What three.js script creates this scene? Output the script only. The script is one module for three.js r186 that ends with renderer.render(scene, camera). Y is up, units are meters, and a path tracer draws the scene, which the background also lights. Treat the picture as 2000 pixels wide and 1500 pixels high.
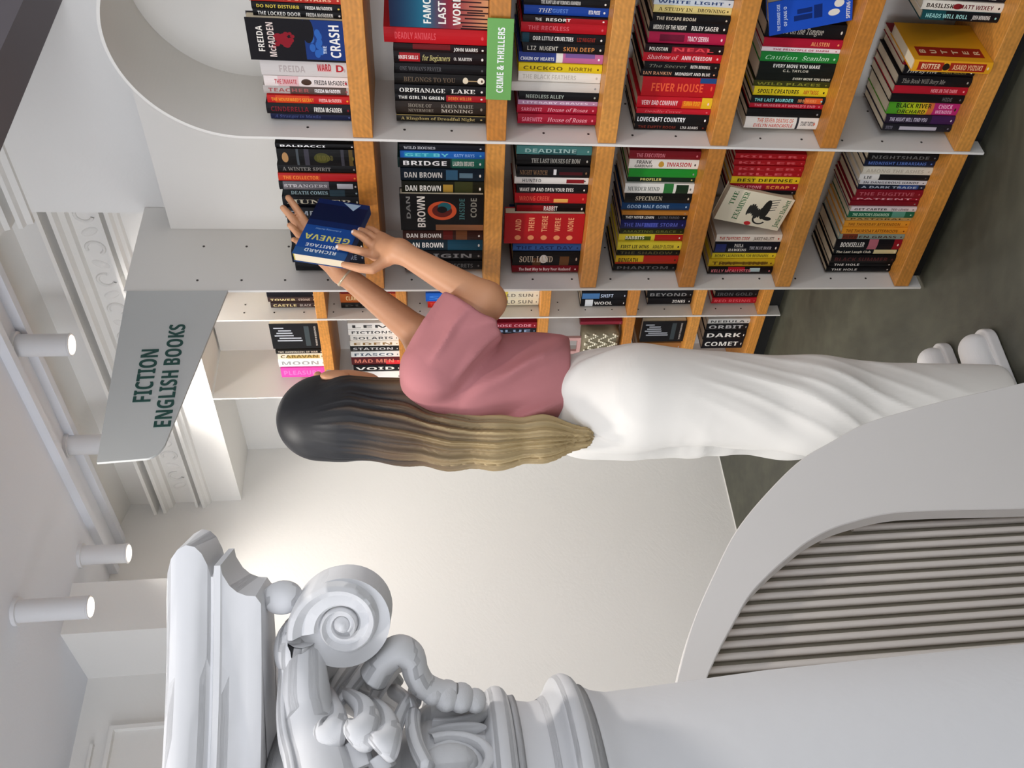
import * as THREE from 'three';
import { mergeGeometries, mergeVertices, toCreasedNormals } from 'three/addons/utils/BufferGeometryUtils.js';
import { MarchingCubes } from 'three/addons/objects/MarchingCubes.js';
import { RoundedBoxGeometry } from 'three/addons/geometries/RoundedBoxGeometry.js';
import { TextGeometry } from 'three/addons/geometries/TextGeometry.js';
import { FontLoader } from 'three/addons/loaders/FontLoader.js';
import { RectAreaLightUniformsLib } from 'three/addons/lights/RectAreaLightUniformsLib.js';

// ------------------------------------------------------------------ camera
// The picture lies on its side: the place's "up" points to the picture's left.
const scene = new THREE.Scene();
const F = 2000, PX = 1247, PY = 750, EYE = new THREE.Vector3(0, 1.3, 0);
const camera = new THREE.PerspectiveCamera(2 * Math.atan(750 / F) * 180 / Math.PI, 4 / 3, 0.02, 60);
const upC = new THREE.Vector3(11500 - PX, 235, -F).normalize().negate();
const e1C = new THREE.Vector3(895 - PX, -1730, -F);
e1C.addScaledVector(upC, -e1C.dot(upC)).normalize();
const zC = e1C.clone().negate(), xC = new THREE.Vector3().crossVectors(upC, zC);
const toCam = new THREE.Matrix4().makeBasis(xC, upC, zC);          // world -> camera
const toWorld = toCam.clone().transpose();
camera.position.copy(EYE);
camera.quaternion.setFromRotationMatrix(toWorld);
camera.setViewOffset(2000, 1500, 1000 - PX, 0, 2000, 1500);
camera.updateMatrixWorld();
const ray = (x, y) => new THREE.Vector3((x - PX) / F, (PY - y) / F, -1).applyMatrix4(toWorld);
const hit = (x, y, ax, v) => { const d = ray(x, y); return EYE.clone().addScaledVector(d, (v - EYE[ax]) / d[ax]); };
const at = (x, y, depth) => EYE.clone().addScaledVector(ray(x, y), depth);

// ------------------------------------------------------------------ light and exposure
RectAreaLightUniformsLib.init();
scene.background = new THREE.Color(0.80, 0.88, 1.0);
const renderer = new THREE.WebGLRenderer({ antialias: true });
renderer.toneMapping = THREE.LinearToneMapping;
renderer.toneMappingExposure = 0.56;
renderer.shadowMap.enabled = true;
const DAY = 9.0, DAYCOL = 0xf4f7ff, LAMP = 5.0, LAMPCOL = 0xfff9f2;
function unseenDaylight(pos, target, w, h, k = 1) {                        // area light placed at unseen windows, out of view
  const l = new THREE.RectAreaLight(DAYCOL, DAY * k, w, h);
  l.position.copy(pos); l.lookAt(target); scene.add(l);
}
const ROOM = { x0: -2.6, x1: 2.9, z0: -3.82, z1: 2.6, h: 2.6 };
const UNSEEN_WINX = [[-2.9, -1.4], [-0.9, 0.6]];                // unseen windows, placed to light shelf fronts, in the wall at x0 (z ranges)
const UNSEEN_WINZ = [[-2.0, -0.5], [0.2, 1.7]];                             // unseen windows, placed to light column and partition, in the wall at z1 (x ranges)
for (const [a, b] of UNSEEN_WINX) unseenDaylight(new THREE.Vector3(ROOM.x0 + 0.03, 1.55, (a + b) / 2), new THREE.Vector3(5, 1.55, (a + b) / 2), b - a, 1.7);
for (const [a, b] of UNSEEN_WINZ) unseenDaylight(new THREE.Vector3((a + b) / 2, 1.55, ROOM.z1 - 0.03), new THREE.Vector3((a + b) / 2, 1.55, -5), b - a, 1.7, 0.46);

// ------------------------------------------------------------------ helpers
let seed = 7;
const rnd = () => { seed = (seed * 1664525 + 1013904223) >>> 0; return seed / 4294967296; };
const V = (x, y, z) => new THREE.Vector3(x, y, z);
const names = {};
const numbered = n => { const k = names[n] = (names[n] ?? -1) + 1; return k ? `${n}_${String(k).padStart(3, '0')}` : n; };
const shade = o => { o.castShadow = o.receiveShadow = true; return o; };
function thing(name, label, category, pos, group) {
  const g = new THREE.Group(); g.name = numbered(name); if (pos) g.position.copy(pos);
  g.userData = { label, category }; if (group) g.userData.group = group;
  scene.add(g); return g;
}
function part(parent, name, geo, mat, label) {
  const m = shade(new THREE.Mesh(geo, mat)); m.name = name; if (label) m.userData.label = label;
  parent.add(m); return m;
}
function solo(name, label, category, geo, mat, group) {
  const m = shade(new THREE.Mesh(geo, mat)); m.name = numbered(name);
  m.userData = { label, category }; if (group) m.userData.group = group; scene.add(m); return m;
}
function struct(name, geo, mat, label) {
  const m = shade(new THREE.Mesh(geo, mat)); m.name = name; m.userData = { kind: 'structure', label, category: name.split('_')[0] }; scene.add(m); return m;
}
// box between two corners, uv in metres
function box(x0, x1, y0, y1, z0, z1, ref) {
  const g = new THREE.BoxGeometry(Math.abs(x1 - x0), Math.abs(y1 - y0), Math.abs(z1 - z0));
  g.translate((x0 + x1) / 2, (y0 + y1) / 2, (z0 + z1) / 2);
  return metreUV(g);
}
function metreUV(g) {
  const p = g.attributes.position, n = g.attributes.normal, uv = new Float32Array(p.count * 2);
  for (let i = 0; i < p.count; i++) {
    const ax = Math.abs(n.getX(i)), ay = Math.abs(n.getY(i)), az = Math.abs(n.getZ(i));
    const [u, v] = ay > ax && ay > az ? [p.getZ(i), p.getX(i)] : ax > az ? [p.getZ(i), p.getY(i)] : [p.getX(i), p.getY(i)];
    uv[2 * i] = u; uv[2 * i + 1] = v;
  }
  g.setAttribute('uv', new THREE.BufferAttribute(uv, 2)); return g;
}
const merged = gs => mergeGeometries(gs.map(g => { const k = g.index ? g.toNonIndexed() : g; for (const a of Object.keys(k.attributes)) if (!['position', 'normal', 'uv'].includes(a)) k.deleteAttribute(a); if (!k.attributes.uv) metreUV(k); return k; }));
const moved = (g, x, y, z) => { g.translate(x, y, z); return g; };
// value noise
function hash(i, j, k) { let h = (i * 374761393 + j * 668265263 + k * 2147483647 ^ 0x5bd1e995) | 0; h = Math.imul(h ^ (h >>> 13), 1274126177); return ((h ^ (h >>> 16)) >>> 0) / 4294967296; }
function noise3(x, y, z) {
  const i = Math.floor(x), j = Math.floor(y), k = Math.floor(z), s = t => t * t * (3 - 2 * t);
  const u = s(x - i), v = s(y - j), w = s(z - k); let r = 0;
  for (let a = 0; a < 2; a++) for (let b = 0; b < 2; b++) for (let c = 0; c < 2; c++)
    r += hash(i + a, j + b, k + c) * (a ? u : 1 - u) * (b ? v : 1 - v) * (c ? w : 1 - w);
  return r * 2 - 1;
}
function dataTex(n, fn, { srgb = true, rep = 1, m } = {}) {
  const h = m ?? n, d = new Uint8Array(n * h * 4);
  for (let y = 0; y < h; y++) for (let x = 0; x < n; x++) { const c = fn(x / n, y / h); for (let k = 0; k < 3; k++) d[(y * n + x) * 4 + k] = Math.max(0, Math.min(255, c[k])); d[(y * n + x) * 4 + 3] = 255; }
  const t = new THREE.DataTexture(d, n, h); t.magFilter = THREE.LinearFilter; t.wrapS = t.wrapT = THREE.RepeatWrapping;
  t.repeat.set(rep, rep); if (srgb) t.colorSpace = THREE.SRGBColorSpace; t.needsUpdate = true; return t;
}
const tile = (u, v, s, k) => {                                       // tileable noise
  const a = u * 2 * Math.PI, b = v * 2 * Math.PI, r = s / (2 * Math.PI);
  return noise3(Math.cos(a) * r + 40 + k, Math.sin(a) * r + Math.cos(b) * r * 1.3 + 80, Math.sin(b) * r + 20 + k * 3);
};

// ------------------------------------------------------------------ materials
const std = (color, roughness = 0.7, extra = {}) => new THREE.MeshStandardMaterial({ color, roughness, ...extra });
const plasterBump = dataTex(256, (u, v) => { const k = 128 + 50 * tile(u, v, 40, 1) + 40 * tile(u, v, 120, 2); return [k, k, k]; }, { srgb: false, rep: 2 });
const plaster = std(0xeceae6, 0.85, { bumpMap: plasterBump, bumpScale: 0.0006 });
const ceilingPaint = std(0xe6e8ee, 0.9, { bumpMap: plasterBump, bumpScale: 0.0005 });
const stone = std(0xe2e2e3, 0.55, { bumpMap: plasterBump, bumpScale: 0.0004 });
const panelWhite = std(0xe9e6e0, 0.45);
const bezelWhite = std(0xe6e2de, 0.5);
const signGrey = std(0xc3c5c3, 0.5);
const steelDark = std(0x6b6468, 0.7);
const toeBlack = std(0x121210, 0.7);
const woodMap = (k, base) => dataTex(256, (u, v) => {                // u runs along the grain
  const g = tile(u * 1, v * 1, 3, k), rings = Math.sin((v * 34 + g * 1.1 + 0.35 * tile(u, v, 9, k + 4)) * 6.28);
  const fine = tile(u * 1, v, 60, k + 2), s = 1 + 0.035 * rings + 0.07 * fine + 0.07 * g;
  return base.map(c => c * s);
}, { rep: 3 });
const woods = [[206, 138, 58], [198, 128, 50], [212, 146, 66]].map((b, i) => std(0xffffff, 0.42, { map: woodMap(11 + 7 * i, b) }));
const floorMat = std(0xffffff, 0.55, {
  map: dataTex(512, (u, v) => { const k = 1 + 0.16 * tile(u, v, 7, 3) * .6 + 0.12 * tile(u, v, 23, 5) + 0.08 * tile(u, v, 90, 6); return [70 * k, 70 * k, 58 * k]; }, { rep: 0.45 }),
  bumpMap: plasterBump, bumpScale: 0.0004,
});
const paper = std(0xe6d9bd, 0.9);
const glassPane = new THREE.MeshPhysicalMaterial({ color: 0xffffff, transmission: 1, thickness: 0, roughness: 0.02 });

// ------------------------------------------------------------------ the room
const { x0, x1, z0, z1, h: CH } = ROOM, T = 0.12;
struct('floor', box(x0 - T, x1 + T, -0.1, 0, z0 - T, z1 + T), floorMat, 'dark olive grey concrete floor');
struct('ceiling', box(x0 - T, x1 + T, CH, CH + 0.1, z0 - T, z1 + T), ceilingPaint, 'white painted ceiling');
struct('wall_back', box(x0 - T, x1 + T, 0, CH, z0 - T, z0), plaster, 'plain white wall behind the person');
struct('wall_right', box(x1, x1 + T, 0, CH, z0, z1), plaster, 'white wall behind the bookcases');
function unseenWindowWall(name, label, along, pos, out, holes, a, b) { // wall with openings between y 0.7 and 2.4
  const gs = [], put = (s, e, y0, y1) => gs.push(along === 'z' ? box(pos, pos + out * T, y0, y1, s, e) : box(s, e, y0, y1, pos, pos + out * T));
  put(a, b, 0, 0.7); put(a, b, 2.4, CH);
  let s = a; for (const [h0, h1] of holes) { put(s, h0, 0.7, 2.4); s = h1; } put(s, b, 0.7, 2.4);
  struct(name, merged(gs), plaster, label);
}
unseenWindowWall('wall_left', 'white wall with unseen tall windows placed to light the shelves', 'z', x0, -1, UNSEEN_WINX, z0, z1);
unseenWindowWall('wall_front', 'white wall with unseen windows opposite the back wall', 'x', z1, 1, UNSEEN_WINZ, x0, x1);
let wn = 0;
function unseenWindowAt(along, pos, out, a, b) {
  const g = new THREE.Group(); g.name = `window_${++wn}`; g.userData = { kind: 'structure', label: 'one of the unseen tall windows with white frames, placed for light', category: 'window' }; scene.add(g);  // unseen windows, out of view, placed to light the room
  const mk = (s, e, y0, y1, d0, d1) => along === 'z' ? box(pos + out * d0, pos + out * d1, y0, y1, s, e) : box(s, e, y0, y1, pos + out * d0, pos + out * d1);
  const m = (a + b) / 2;
  part(g, 'unseen_window_frame', merged([mk(a, b, 0.7, 0.76, .04, .1), mk(a, b, 2.34, 2.4, .04, .1), mk(a, a + .05, .76, 2.34, .04, .1), mk(b - .05, b, .76, 2.34, .04, .1), mk(m - .025, m + .025, .76, 2.34, .05, .09)]), bezelWhite);
  part(g, 'pane', mk(a + .05, m - .025, .76, 2.34, .068, .072), glassPane); part(g, 'pane', mk(m + .025, b - .05, .76, 2.34, .068, .072), glassPane);
}
for (const [a, b] of UNSEEN_WINX) unseenWindowAt('z', x0, -1, a, b);
for (const [a, b] of UNSEEN_WINZ) unseenWindowAt('x', z1, 1, a, b);

// pier behind the near bookcase, bulkhead above the recessed one, mouldings
struct('wall_pier', box(2.153, x1, 0, CH, -1.832, 1.2), plaster, 'broad white pier behind the arched bookcase');
struct('wall_bulkhead', box(2.63, x1, 2.137, CH, z0, -1.832), plaster, 'white bulkhead above the recessed bookcase');
function mouldZ(pts, xw, za, zb) {                                    // profile (out, y) swept along z against x = xw
  const s = new THREE.Shape(pts.map(([o, y]) => new THREE.Vector2(o, y)));
  const g = new THREE.ExtrudeGeometry(s, { depth: Math.abs(zb - za), bevelEnabled: false });
  g.applyMatrix4(new THREE.Matrix4().makeScale(-1, 1, 1)); // out = -x
  const idx = g.index; if (!idx) { const p = g.attributes.position.array; for (let i = 0; i < p.length; i += 9) for (let k = 0; k < 3; k++) { const t = p[i + k]; p[i + k] = p[i + 6 + k]; p[i + 6 + k] = t; } g.computeVertexNormals(); }
  g.translate(xw, 0, Math.min(za, zb)); return metreUV(g);
}
struct('trim_1', mouldZ([[0, 2.575], [.10, 2.6], [0, 2.6]].concat([]), 2.63, z0, -1.832), plaster, 'cove under the ceiling');
struct('trim_2', merged([mouldZ([[0, 2.40], [.02, 2.405], [.03, 2.42], [.05, 2.428], [.052, 2.44], [0, 2.445]], 2.63, z0, -1.832), mouldZ([[0, 2.46], [.055, 2.465], [.06, 2.475], [0, 2.48]], 2.63, z0, -1.832)]), plaster, 'white picture rail moulding above the frieze');
struct('trim_3', merged([mouldZ([[0, 2.255], [.012, 2.26], [.018, 2.27], [.032, 2.277], [.034, 2.288], [0, 2.292]], 2.63, z0, -1.832), mouldZ([[0, 2.302], [.03, 2.305], [.03, 2.315], [0, 2.318]], 2.63, z0, -1.832)]), plaster, 'white double moulding below the frieze');
{ // raised plaster ornament in the frieze between the two mouldings
  const g = new THREE.Group(); g.name = 'trim_4'; g.userData = { kind: 'structure', label: 'raised plaster scrollwork frieze', category: 'trim' }; scene.add(g);
  const leaf = new THREE.SphereGeometry(1, 10, 6), bar = new THREE.TorusGeometry(1, .22, 6, 14, 4.6);
  for (let i = 0; i < 13; i++) {
    const z = -1.97 - i * 0.138;
    const a = part(g, 'scroll', bar, plaster); a.position.set(2.63, 2.36, z); a.rotation.y = Math.PI / 2; a.scale.setScalar(.026); a.rotation.x = 0; a.rotation.z = i % 2 ? 1.2 : -1.2;
    const b = part(g, 'leaf', leaf, plaster); b.position.set(2.632, 2.36, z - .069); b.scale.set(.008, .03, .016); b.rotation.x = i % 2 ? .5 : -.5;
  }
}
struct('trim_5', merged([mouldZ([[0, 2.285], [.012, 2.285], [.016, 2.30], [.03, 2.305], [.032, 2.315], [0, 2.318]], 2.153, -1.86, 1.2), mouldZ([[0, 2.33], [.034, 2.333], [.04, 2.345], [.055, 2.35], [.058, 2.362], [0, 2.366]], 2.153, -1.86, 1.2), mouldZ([[0, 2.378], [.06, 2.382], [.075, 2.40], [.095, 2.405], [.098, 2.42], [0, 2.425]], 2.153, -1.86, 1.2)]), plaster, 'white stepped cornice on the pier');
{
  const g = new THREE.Group(); g.name = 'trim_6'; g.userData = { kind: 'structure', label: 'row of upright plaster leaves above the cornice', category: 'trim' }; scene.add(g);
  const leaf = new THREE.SphereGeometry(1, 10, 6);
  for (let i = 0; i < 22; i++) { const l = part(g, 'leaf', leaf, plaster); l.position.set(2.15, 2.50, -1.84 + i * .034); l.scale.set(.022, .055, .014); }
}
struct('trim_7', box(1.0, 2.15, 2.055, CH, -1.245, -1.135), steelDark, 'dark grey downstand beam above the arched bay');
struct('trim_8', box(1.86, 2.06, 2.2, CH, z0, z0 + .35), plaster, 'white downstand under the ceiling at the back wall');
struct('trim_9', merged([box(1.0, 1.66, 2.47, 2.485, z0, z0 + .025), box(1.645, 1.66, 2.2, 2.47, z0, z0 + .025), box(1.1, 1.60, 2.53, 2.54, z0, z0 + .02)]), plaster, 'raised panel moulding on the back wall');
{ // shallow recessed track in the ceiling
  struct('trim_10', merged([box(2.30, 2.33, CH - .03, CH, z0, -1.9), box(2.44, 2.47, CH - .03, CH, z0, -1.9)]), ceilingPaint, 'ceiling ribs beside the lamp track');
}
struct('baseboard_back', box(x0, x1, 0, .002, z0, z0 + .004), plaster, 'thin white skirting line');

// ceiling cylinders: visible row first, then unseen lamps out of view, placed to light shelves and aisle
const lampBody = std(0xe4e4e6, 0.5);
const lampGlow = std(0xfff6e8, 0.5, { emissive: 0xfff2e0, emissiveIntensity: 3.0 });
const cyl = new THREE.CylinderGeometry(.036, .036, .15, 28), rim = new THREE.TorusGeometry(.034, .004, 8, 28), disc = new THREE.CylinderGeometry(.030, .030, .006, 24), plate = new THREE.CylinderGeometry(.045, .045, .012, 24);
const lampSpots = [[2.395, -2.58, 'white cylinder ceiling lamp beside the plaster frieze', .15], [2.42, -3.13, 'white cylinder ceiling lamp behind the hanging sign', .15], [2.18, -3.48, 'glowing cylinder ceiling lamp near the back wall corner', .15], [1.74, -3.08, 'bright cylinder ceiling lamp in front of the downstand', .2]];
for (const [x, z, w] of [[.7, -2.75, 'in the back corner of the aisle'], [1.0, -1.75, 'above the aisle beside the person'], [1.0, -.5, 'above the aisle beside the arched bay'], [-.6, -2.75, 'beside the far end of the windows'], [-.6, -1.75, 'between the windows'], [-.6, -.5, 'beside the near end of the windows']]) lampSpots.push([x, z, `unseen white cylinder ceiling lamp ${w}`, .15]);
lampSpots.forEach(([x, z, label, len], i) => {
  const g = thing('ceiling_lamp', label, 'lamp', V(x, CH, z), 'cylinder ceiling lamps');
  const p = part(g, 'mounting_plate', plate, lampBody); p.position.y = -.006;
  const b = part(g, 'housing', cyl, lampBody); b.scale.y = len / .15; b.position.y = -.012 - len / 2;
  const r = part(g, 'rim', rim, lampBody); r.rotation.x = Math.PI / 2; r.position.y = -.012 - len;
  const d = part(g, 'lamp_disc', disc, lampGlow); d.position.y = -.015 - len;
  const s = new THREE.SpotLight(LAMPCOL, LAMP * (i < 4 ? .65 : 1.1), 0, 1.25, 1, 2);
  s.position.set(x, CH - len - .035, z); s.target.position.set(x, 0, z); s.castShadow = true; s.shadow.radius = 2.5; s.shadow.mapSize.set(512, 512);
  scene.add(s); s.target.updateMatrixWorld();
});

// ------------------------------------------------------------------ bookcases
const FRONT = 1.851, W1 = 1.369, W2 = 1.812, W0 = W1 - (W2 - W1), SPINE = 1.905;
const tops = [1.466, 1.186, .943, .686, .424, .088], TH = .041;       // tops of the near bookcase's shelves
const pin = new THREE.CylinderGeometry(.0028, .0028, .002, 8); pin.rotateX(Math.PI / 2);
const pinMat = std(0x3a3632, .5);
function shelf(parent, xa, xb, top, th, za, zb, k) {
  const g = new RoundedBoxGeometry(xb - xa, th, Math.abs(zb - za) - .002, 1, .0015);
  g.translate((xa + xb) / 2, top - th / 2, (za + zb) / 2); metreUV(g);
  const uv = g.attributes.uv, o = k * .37; for (let i = 0; i < uv.count; i++) uv.setXY(i, uv.getX(i) + o, uv.getY(i) * 1.0 + o * .6);
  return part(parent, 'shelf', g, woods[k % 3]);
}
{
  const bc = thing('bookcase', 'white bookcase with honey wood shelves, arched bay and hanging sign', 'bookcase');
  const back = 2.07, PT = .006;
  // dividers: the one at the arch is bent over into the hood
  part(bc, 'side_panel', box(FRONT, 2.15, 0.01, 2.018, -W2 - PT, -W2), panelWhite);
  part(bc, 'divider_panel', box(FRONT, 2.075, 0.01, 1.683, -W1 - PT / 2, -W1 + PT / 2), panelWhite);
  part(bc, 'side_panel', box(FRONT, 2.15, 0.01, 1.683, -W0, -W0 + PT), panelWhite);
  { const r = (W2 - W1) / 2, s = new THREE.Shape(), zc = -(W1 + W0) / 2;
    s.absarc(0, 0, r + PT / 2, 0, Math.PI, false); s.absarc(0, 0, r - PT / 2, Math.PI, 0, true);
    const g = new THREE.ExtrudeGeometry(s, { depth: 2.075 - FRONT, bevelEnabled: false, curveSegments: 40 });
    g.rotateY(Math.PI / 2); g.translate(FRONT, 1.683, zc);
    part(bc, 'arched_hood', metreUV(g), panelWhite);
    const s2 = new THREE.Shape(); s2.absarc(0, 0, r - .001, 0, Math.PI, false); s2.lineTo(-r + .001, -1.62); s2.lineTo(r - .001, -1.62);
    const b = new THREE.ExtrudeGeometry(s2, { depth: .006, bevelEnabled: false, curveSegments: 40 });
    b.rotateY(Math.PI / 2); b.translate(back, 1.683, zc); part(bc, 'back_panel', metreUV(b), panelWhite); }
  part(bc, 'back_panel', box(back, back + .008, .05, 1.945, -W2 + .0005, -W1 - PT / 2), panelWhite);
  part(bc, 'plinth', box(FRONT + .045, back, 0, .047, -W2 + .001, -W0 - .001), toeBlack);
  tops.forEach((t, i) => {
    shelf(bc, FRONT + .002, back, t, TH, -W1 + .003, -W0 - .001, i);
    shelf(bc, FRONT + .002, back, t, TH, -W2 + .001, -W1 - .003, i + 7);
  });
  const pins = [];
  for (const w of [W1 - .003, W2]) for (let y = .16; y < 1.95; y += .1) for (const x of [FRONT + .035, FRONT + .155]) {
    if (w < W2 - .1 && y > 1.66) continue; if (tops.some(t => y < t + .01 && y > t - TH - .01)) continue;
    pins.push(moved(pin.clone(), x, y, -w)); }
  part(bc, 'pin_hole', merged(pins), pinMat).userData.kind = 'stuff';
}
const FX = 2.609, F3 = 2.70, F4 = 3.12, F2 = 2.28, FSP = 2.66;
const ftops = [1.715, 1.44, 1.17, .933, .608, .357, .102], FTH = .036;
{
  const bc = thing('bookcase', 'white recessed bookcase with honey wood shelves beyond the hanging sign', 'bookcase');
  for (const w of [F2, F3, F4]) part(bc, w === F3 ? 'divider_panel' : 'side_panel', box(FX, 2.86, .01, 2.13, -w - .003, -w + .003), panelWhite);
  for (const [a, b] of [[F2, F3], [F3, F4]]) {
    part(bc, 'back_panel', box(2.852, 2.86, .05, 2.13, -b + .003, -a - .003), panelWhite);
    ftops.forEach((t, i) => shelf(bc, FX + .002, 2.852, t, FTH, -b + .003, -a - .003, i + 3));
  }
  part(bc, 'plinth', box(FX + .05, 2.85, 0, .06, -F4 + .004, -F2 - .004), toeBlack);
  const pins = [];
  for (let y = .16; y < 2.05; y += .1) for (const x of [FX + .035, FX + .075, FX + .15]) { if (ftops.some(t => y < t + .01 && y > t - FTH - .01)) continue; pins.push(moved(pin.clone(), x, y, -F3 + .003)); }
  part(bc, 'pin_hole', merged(pins), pinMat).userData.kind = 'stuff';
}

// hanging sign, lettering, shelf label
const fontBold = await new FontLoader().loadAsync('fonts/droid/droid_sans_bold.typeface.json');
function letters(str, h, narrow, depth = .0012) {                      // centred, baseline at 0
  const g = new TextGeometry(str, { font: fontBold, size: h, depth, curveSegments: 5 });
  g.computeBoundingBox(); const b = g.boundingBox; g.translate(-(b.max.x + b.min.x) / 2, 0, 0); g.scale(narrow, 1, 1); return g;
}
const width = g => { g.computeBoundingBox(); return g.boundingBox.max.x - g.boundingBox.min.x; };
{
  const sg = thing('hanging_sign', 'grey tapering sign reading FICTION ENGLISH BOOKS beside the bookcase top', 'sign', V(1.848, 0, -W2 - .003));
  const s = new THREE.Shape(); s.moveTo(0, 2.010); s.lineTo(-.496, 1.986); s.lineTo(-.490, 1.895);
  s.quadraticCurveTo(-.488, 1.873, -.455, 1.862); s.lineTo(0, 1.787);
  const g = new THREE.ExtrudeGeometry(s, { depth: .006, bevelEnabled: false, curveSegments: 12 });
  part(sg, 'board', metreUV(g), signGrey);
  const ink = std(0x17463f, .6);
  const a = letters('FICTION', .036, 1), b = letters('ENGLISH BOOKS', .034, 1);
  a.scale(.152 / width(a), 1, 1); b.scale(.298 / width(b), 1, 1);
  const m1 = part(sg, 'lettering', a, ink); m1.position.set(-.262, 1.910, .006); m1.rotation.z = .03;
  const m2 = part(sg, 'lettering', b, ink); m2.position.set(-.259, 1.862, .006); m2.rotation.z = .03;
}
{
  const p0 = hit(978, 36, 'x', FRONT - .004), p1 = hit(978, 195, 'x', FRONT - .004);
  const L = p0.z - p1.z, g = thing('shelf_label', 'green shelf label with white lettering on the arched bay', 'label', V(FRONT - .0035, 1.143, (p0.z + p1.z) / 2));
  part(g, 'card', new RoundedBoxGeometry(.003, .052, L, 1, .001).translate(0, .0215, 0), std(0x6fae5a, .5));
  const t = letters('CRIME & THRILLERS', .0135, 1, .0006); t.scale(L * .80 / width(t), 1, 1); t.rotateY(-Math.PI / 2);
  const m = part(g, 'lettering', t, std(0xffffff, .6)); m.position.set(-.0016, .013, 0);
}

// ------------------------------------------------------------------ books
const K = '#0d0c10', Wh = '#f2efe8', R_ = '#b3121e', DR = '#7d0f1c', Y_ = '#e8c81e', NV = '#12183a', GN = '#1f8a34', OR = '#e8912a', TL = '#1d4f57', BR = '#4a2a1c', BL = '#1c5fc4', CR = '#a3142f', PK = '#d43a7c';
const PAL = [['black', 13, 12, 16], ['white', 240, 238, 230], ['red', 185, 20, 30], ['dark red', 120, 15, 28], ['yellow', 232, 200, 40], ['navy', 18, 24, 60], ['green', 35, 140, 55], ['orange', 232, 145, 42], ['teal', 30, 85, 95], ['brown', 80, 45, 30], ['blue', 35, 100, 200], ['crimson', 163, 20, 47], ['pink', 215, 70, 130], ['grey', 150, 150, 150], ['cream', 235, 220, 180], ['olive', 80, 80, 35], ['purple', 60, 30, 80], ['light blue', 120, 150, 190], ['gold', 200, 165, 90]];
const rgb = hx => [1, 3, 5].map(i => parseInt(hx.slice(i, i + 2), 16));
const colourName = hx => { const c = rgb(hx); let b = 1e9, n; for (const [k, ...p] of PAL) { const d = p.reduce((s, v, i) => s + (v - c[i]) ** 2, 0); if (d < b) { b = d; n = k; } } return n; };
const ORD = ['first', 'second', 'third', 'fourth', 'fifth', 'sixth', 'seventh', 'eighth', 'ninth', 'tenth', 'eleventh', 'twelfth', 'thirteenth', 'fourteenth', 'fifteenth', 'sixteenth', 'seventeenth', 'eighteenth', 'nineteenth', 'twentieth'];
function spineArt(c, W, H, o, b) {
  const [, , bg, txt = [], ex = {}] = b;
  c.save(); c.translate(0, o); c.beginPath(); c.rect(0, 0, W, H); c.clip();
  c.fillStyle = bg; c.fillRect(0, 0, W, H);
  for (const [a, e, col, v0 = 0, v1 = 1] of ex.p ?? []) { c.fillStyle = col; c.fillRect(a * W, v0 * H, (e - a) * W, (v1 - v0) * H); }
  for (const [a, e, col] of ex.e ?? []) { c.fillStyle = col; c.beginPath(); c.ellipse((a + e) / 2 * W, H / 2, (e - a) / 2 * W, H * .3, 0, 0, 7); c.fill(); }
  for (const [s, a, e, col, font = 'b', v = .5, size = .58] of txt) {
    const px = Math.round(H * size); c.font = font === 's' ? `bold ${px}px serif` : font === 'i' ? `italic ${px}px serif` : font === 'm' ? `bold ${px}px monospace` : `bold ${px}px sans-serif`;
    c.fillStyle = col; c.textBaseline = 'middle'; c.textAlign = 'left';
    const m = Math.max(1, c.measureText(s).width), k = (e - a) * W / m;
    c.save(); c.translate(a * W, v * H); c.scale(k, 1); c.fillText(s, 0, 0); c.restore();
  }
  if (!ex.n) { c.fillStyle = txt[0]?.[3] ?? '#999999'; c.beginPath(); c.ellipse(.95 * W, H / 2, W * .012, H * .12, 0, 0, 7); c.fill(); }
  c.restore();
}
function canvas(w, h) { const k = document.createElement('canvas'); k.width = w; k.height = h; return [k, k.getContext('2d')]; }
function asMat(k, rough = .5) { const t = new THREE.CanvasTexture(k); t.colorSpace = THREE.SRGBColorSpace; t.anisotropy = 8; return new THREE.MeshPhysicalMaterial({ color: 0xffffff, roughness: rough, specularIntensity: .35, map: t }); }
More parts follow.
